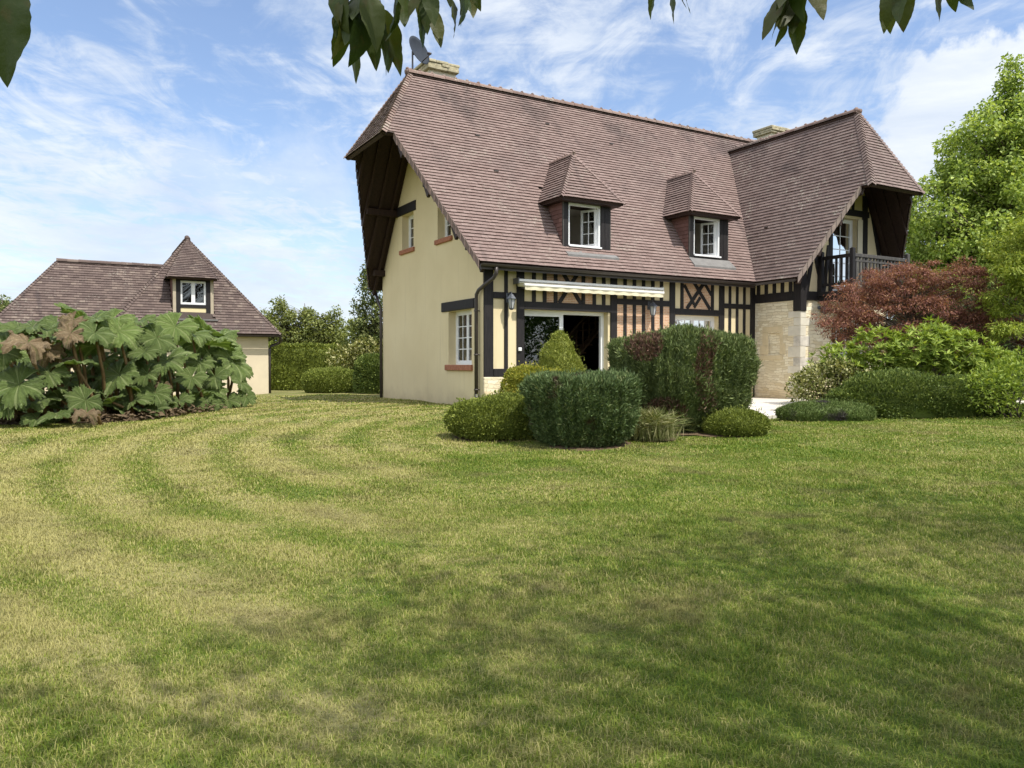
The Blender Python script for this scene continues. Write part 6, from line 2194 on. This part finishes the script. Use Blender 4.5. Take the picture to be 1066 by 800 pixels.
    leaves('leaf_litter', np.stack([x, y, z], 1), norm(rng.normal(size=(n, 3)) * [1, 1, 0.4]), norm(rng.normal(0, .4, (n, 3)) + [0, 0, 1]), rng.uniform(0.08, 0.22, n), rng.uniform(0.04, 0.1, n), M['soil'], root)


build_gunnera()


# --- cherry tree the photographer stands beside: its sprays hang into the picture
def cherry_leaf(mb, base, d, n_, L, Wd, curl, rd):
    """pointed oval leaf, folded along the rib, rippled and toothed at the edge"""
    d = d.normalized(); s = d.cross(n_).normalized(); n_ = s.cross(d).normalized()
    K, Q = 18, 4
    vs, fs = [], []
    fold = rd.uniform(0.10, 0.40)
    tw_ = rd.uniform(-0.5, 0.5)
    p1, p2 = rd.uniform(0, 6), rd.uniform(0, 6)
    for i in range(K + 1):
        t = i / K
        if abs(curl) < 1e-3: curl = 1e-3
        c = base + d * (L * math.sin(curl * t) / curl) - n_ * (L * (1 - math.cos(curl * t)) / curl)
        nn = n_ * math.cos(curl * t) + d * math.sin(curl * t)
        prof = (math.sin(math.pi * t ** 0.82) ** 0.85) * (1 - 0.28 * t) * 1.12 if 0 < t < 1 else 0.0
        sd = (s * math.cos(tw_ * t) + nn * math.sin(tw_ * t)).normalized(); nq = sd.cross(d).normalized()
        if nq.dot(nn) < 0: nq = -nq
        for q in range(-Q, Q + 1):
            f = q / Q
            w_ = prof * Wd / 2 * (1 + (0.035 if (i % 2 and abs(q) == Q) else 0))
            hgt = abs(f) * w_ * fold - 0.12 * w_ * f * f + 0.045 * Wd * math.sin(t * 15 + p1 + (1 if q > 0 else 0)) * f * f * prof + 0.016 * Wd * math.sin(t * 40 + p2) * abs(f) * prof
            vs.append(tuple(c + sd * (w_ * f) + nq * hgt))
    R = 2 * Q + 1
    for i in range(K):
        for q in range(R - 1):
            a = i * R + q
            fs.append((a, a + 1, a + R + 1, a + R))
    mb.mesh(vs, fs, 0, True)


def m_near_leaf():
    m, g, b = mat('near_cherry_leaf')
    p = pos_obj(g); r = island(g)
    c = g.ramp(r, [(0.0, (0.030, 0.050, 0.010)), (0.6, (0.055, 0.076, 0.016)), (1.0, (0.082, 0.082, 0.022))])
    n = g.noise(p, 26, 6, 0.65, 0.5)
    c = g.mix(g.math('MULTIPLY', g.smooth(n, 0.52, 0.72), 0.65), c, (0.085, 0.060, 0.020))
    n2 = g.noise(g.mapping(p, loc=(4, 1, 7)), 90, 4, 0.6)
    c = g.mix(g.math('MULTIPLY', g.smooth(n2, 0.56, 0.72), 0.35), c, (0.070, 0.085, 0.030))
    g.put(b.inputs['Base Color'], c)
    b.inputs['Roughness'].default_value = 0.5
    b.inputs['Specular IOR Level'].default_value = 0.3
    g.put(b.inputs['Normal'], g.bump(n2, 0.35, 0.003))
    t_ = g.node('ShaderNodeBsdfTranslucent'); g.put(t_.inputs['Color'], g.mix(1.0, c, (1.7, 1.8, 0.7), 'MULTIPLY'))
    mx = g.node('ShaderNodeMixShader'); mx.inputs[0].default_value = 0.28
    g.l.new(b.outputs[0], mx.inputs[1]); g.l.new(t_.outputs[0], mx.inputs[2])
    g.l.new(mx.outputs[0], g.n['Material Output'].inputs[0])
    return m


def build_cherry():
    tx, ty = 4.9, -0.6
    tz = float(terr(tx, ty))
    root = empty('cherry_tree', (tx, ty, tz), 0, 'cherry tree beside the camera, dark pointed leaves hanging in along the top', 'tree')
    O = Vector((tx, ty, tz))
    rd = random.Random(5)
    b = MB()
    b.tube([(0, 0, -0.1), (0.05, 0.02, 0.6), (-0.05, 0.1, 1.5), (0, 0.2, 2.4), (0.2, 0.6, 3.6), (0.3, 1.0, 5.0)], [0.24, 0.18, 0.16, 0.15, 0.11, 0.05], 12)
    b.build('trunk', M['bark'], root)
    # sprays: pixel of the twig end, distance, number of leaves, spread, length
    sprays = [((377, 2), 1.70, 15, 0.066, (0.09, 0.145)), ((448, -12), 1.75, 12, 0.075, (0.075, 0.10)), ((492, -16), 1.80, 3, 0.03, (0.05, 0.07)), ((697, -18), 1.85, 4, 0.03, (0.06, 0.085)),
              ((836, -14), 1.75, 10, 0.042, (0.10, 0.135)), ((948, -20), 1.80, 6, 0.05, (0.09, 0.12)), ((984, -18), 1.80, 3, 0.02, (0.07, 0.09)), ((357, 8), 1.66, 2, 0.02, (0.05, 0.07))]
    fl = MB()
    tw = MB()
    knot = Vector((-0.4, 1.2, 2.75))
    def W2L(p): return p - O
    for (px, py), Y, n, sprd, (l0, l1) in sprays:
        e = W2L(at(px, py, Y))
        hi = e + Vector((0.12, -0.15, 0.30))
        tw.tube([tuple(knot + Vector((0, 0.2, 0.2))), tuple(knot * 0.5 + hi * 0.5 + Vector((0, 0, 0.28))), tuple(hi), tuple(e + Vector((0, 0, 0.01)))], [0.022, 0.016, 0.008, 0.003], 7)
        for i in range(n):
            a = rd.uniform(0, 6.28)
            bs = e + Vector((math.cos(a) * sprd * rd.uniform(0.2, 1), math.sin(a) * sprd * rd.uniform(0.2, 1), rd.uniform(-0.01, 0.05)))
            L = rd.uniform(l0, l1)
            stem = bs + Vector((math.cos(a) * 0.008, math.sin(a) * 0.008, -0.018))
            tw.tube([tuple(e + Vector((0, 0, 0.03))), tuple(bs), tuple(stem)], [0.0016, 0.0013, 0.001], 4)
            d = Vector((math.cos(a) * 0.28, math.sin(a) * 0.28, -1)) + Vector((rd.uniform(-.22, .22), rd.uniform(-.22, .22), 0))
            nn = Vector((math.cos(a + rd.uniform(-1, 1)), math.sin(a + rd.uniform(-1, 1)), 0.3))
            cherry_leaf(fl, stem, d, nn, L, L * rd.uniform(0.36, 0.46), rd.uniform(-0.5, 0.9), rd)
    # the big near leaf in the top left corner
    e = W2L(at(2, -30, 0.80))
    tw.tube([tuple(knot + Vector((0, 0.1, 0.1))), tuple(knot * 0.4 + e * 0.6 + Vector((0, 0, 0.35))), tuple(e + Vector((0, 0, 0.02)))], [0.02, 0.012, 0.003], 7)
    cherry_leaf(fl, e, Vector((-0.05, 0.05, -1)), Vector((0.25, -1, 0.2)), 0.114, 0.062, 0.25, rd)
    cherry_leaf(fl, e + Vector((-0.03, 0.02, 0.01)), Vector((-0.25, 0.1, -1)), Vector((0.4, -1, 0.1)), 0.10, 0.05, 0.3, rd)
    fl.build('hanging_leaves', m_near_leaf(), root)
    tw.build('twigs', M['bark'], root)
    lim = MB()
    lim.tube([(0, 0.25, 2.3), (-0.2, 0.8, 2.7), tuple(knot), (-1.6, 1.5, 3.1), (-3.0, 1.6, 3.5)], [0.10, 0.075, 0.05, 0.035, 0.015], 9)
    Cs = []
    for c, r, k in (((-0.6, 1.4, 7.6), (2.6, 2.3, 1.2), 50), ((2.2, 3.4, 7.8), (2.4, 2.2, 1.2), 46), ((-2.6, -0.4, 7.2), (2.2, 1.8, 1.0), 34), ((0.6, -1.6, 7.4), (2.4, 1.8, 1.3), 30), ((3.4, 6.2, 5.4), (1.6, 1.9, 1.2), 26), ((0.2, 0.8, 9.0), (1.8, 1.8, 0.8), 20)):
        p_, _ = blob(k, c, r, 0.5); Cs.append(p_)
    C_ = np.concatenate(Cs)
    for q in C_:
        s0 = np.array([0.15, 0.6, 3.6]) if q[1] < 4.6 else np.array([1.2, 3.2, 5.2])
        m1 = s0 * 0.5 + q * 0.5 + np.array([0, 0, 0.3])
        lim.tube([tuple(s0), tuple(m1), tuple(q)], [0.035, 0.022, 0.007], 5, 0, False)
    lim.tube([(0.1, 0.4, 2.9), (0.6, 1.8, 4.4), (1.2, 3.2, 5.2), (2.2, 4.6, 5.6)], [0.10, 0.075, 0.05, 0.03], 8)
    lim.tube([(0.3, 1.0, 4.9), (0.25, 1.0, 6.2), (0.2, 0.9, 8.2)], [0.06, 0.05, 0.02], 8)
    lim.build('limbs', M['bark'], root)
    idx = np.repeat(np.arange(len(C_)), 46)
    m = len(idx)
    P = C_[idx] + norm(rng.normal(size=(m, 3))) * (rng.random(m) ** 0.45)[:, None] * 0.85
    D = norm(rng.normal(0, .6, (m, 3)) + [0, 0, -0.8]); N = norm(rng.normal(0, .6, (m, 3)) + [0, 0, 0.8])
    leaves('crown', P, D, N, rng.uniform(0.10, 0.17, m), rng.uniform(0.05, 0.08, m), M['cherry'], root)


build_cherry()

# hedge and trees of the garden behind the photographer, which the panes mirror
clipped('garden_hedge', 'tall hedge of the garden behind the camera, mirrored in the door glass', 'hedge', (2.0, -17.0), [(1.0, 0), (1.0, 2.2), (0.8, 2.5), (0.02, 2.6)], 16.0, 0.9, 12000, 0.22, 0.12, M['box_dark'], None, 0, 0.1, 0.1, 1.0, 0.3)
for x, y, h, wh in ((7.0, -15.0, 7.5, 'behind the camera'), (27.0, 6.5, 8.0, 'far right of the lawn, nearest the terrace'), (31.0, 1.0, 9.0, 'far right of the lawn, farthest from the terrace')):
    tree('garden_tree', 'leafy garden tree outside the picture, ' + wh, 'tree', (x, y, -0.25), h, [((0, 0, h * 0.55), (2.6, 2.6, h * 0.40))], 80, 60, 0.7, 0.25, 0.15, M['laurel'], 0.16, 'trees outside the picture')
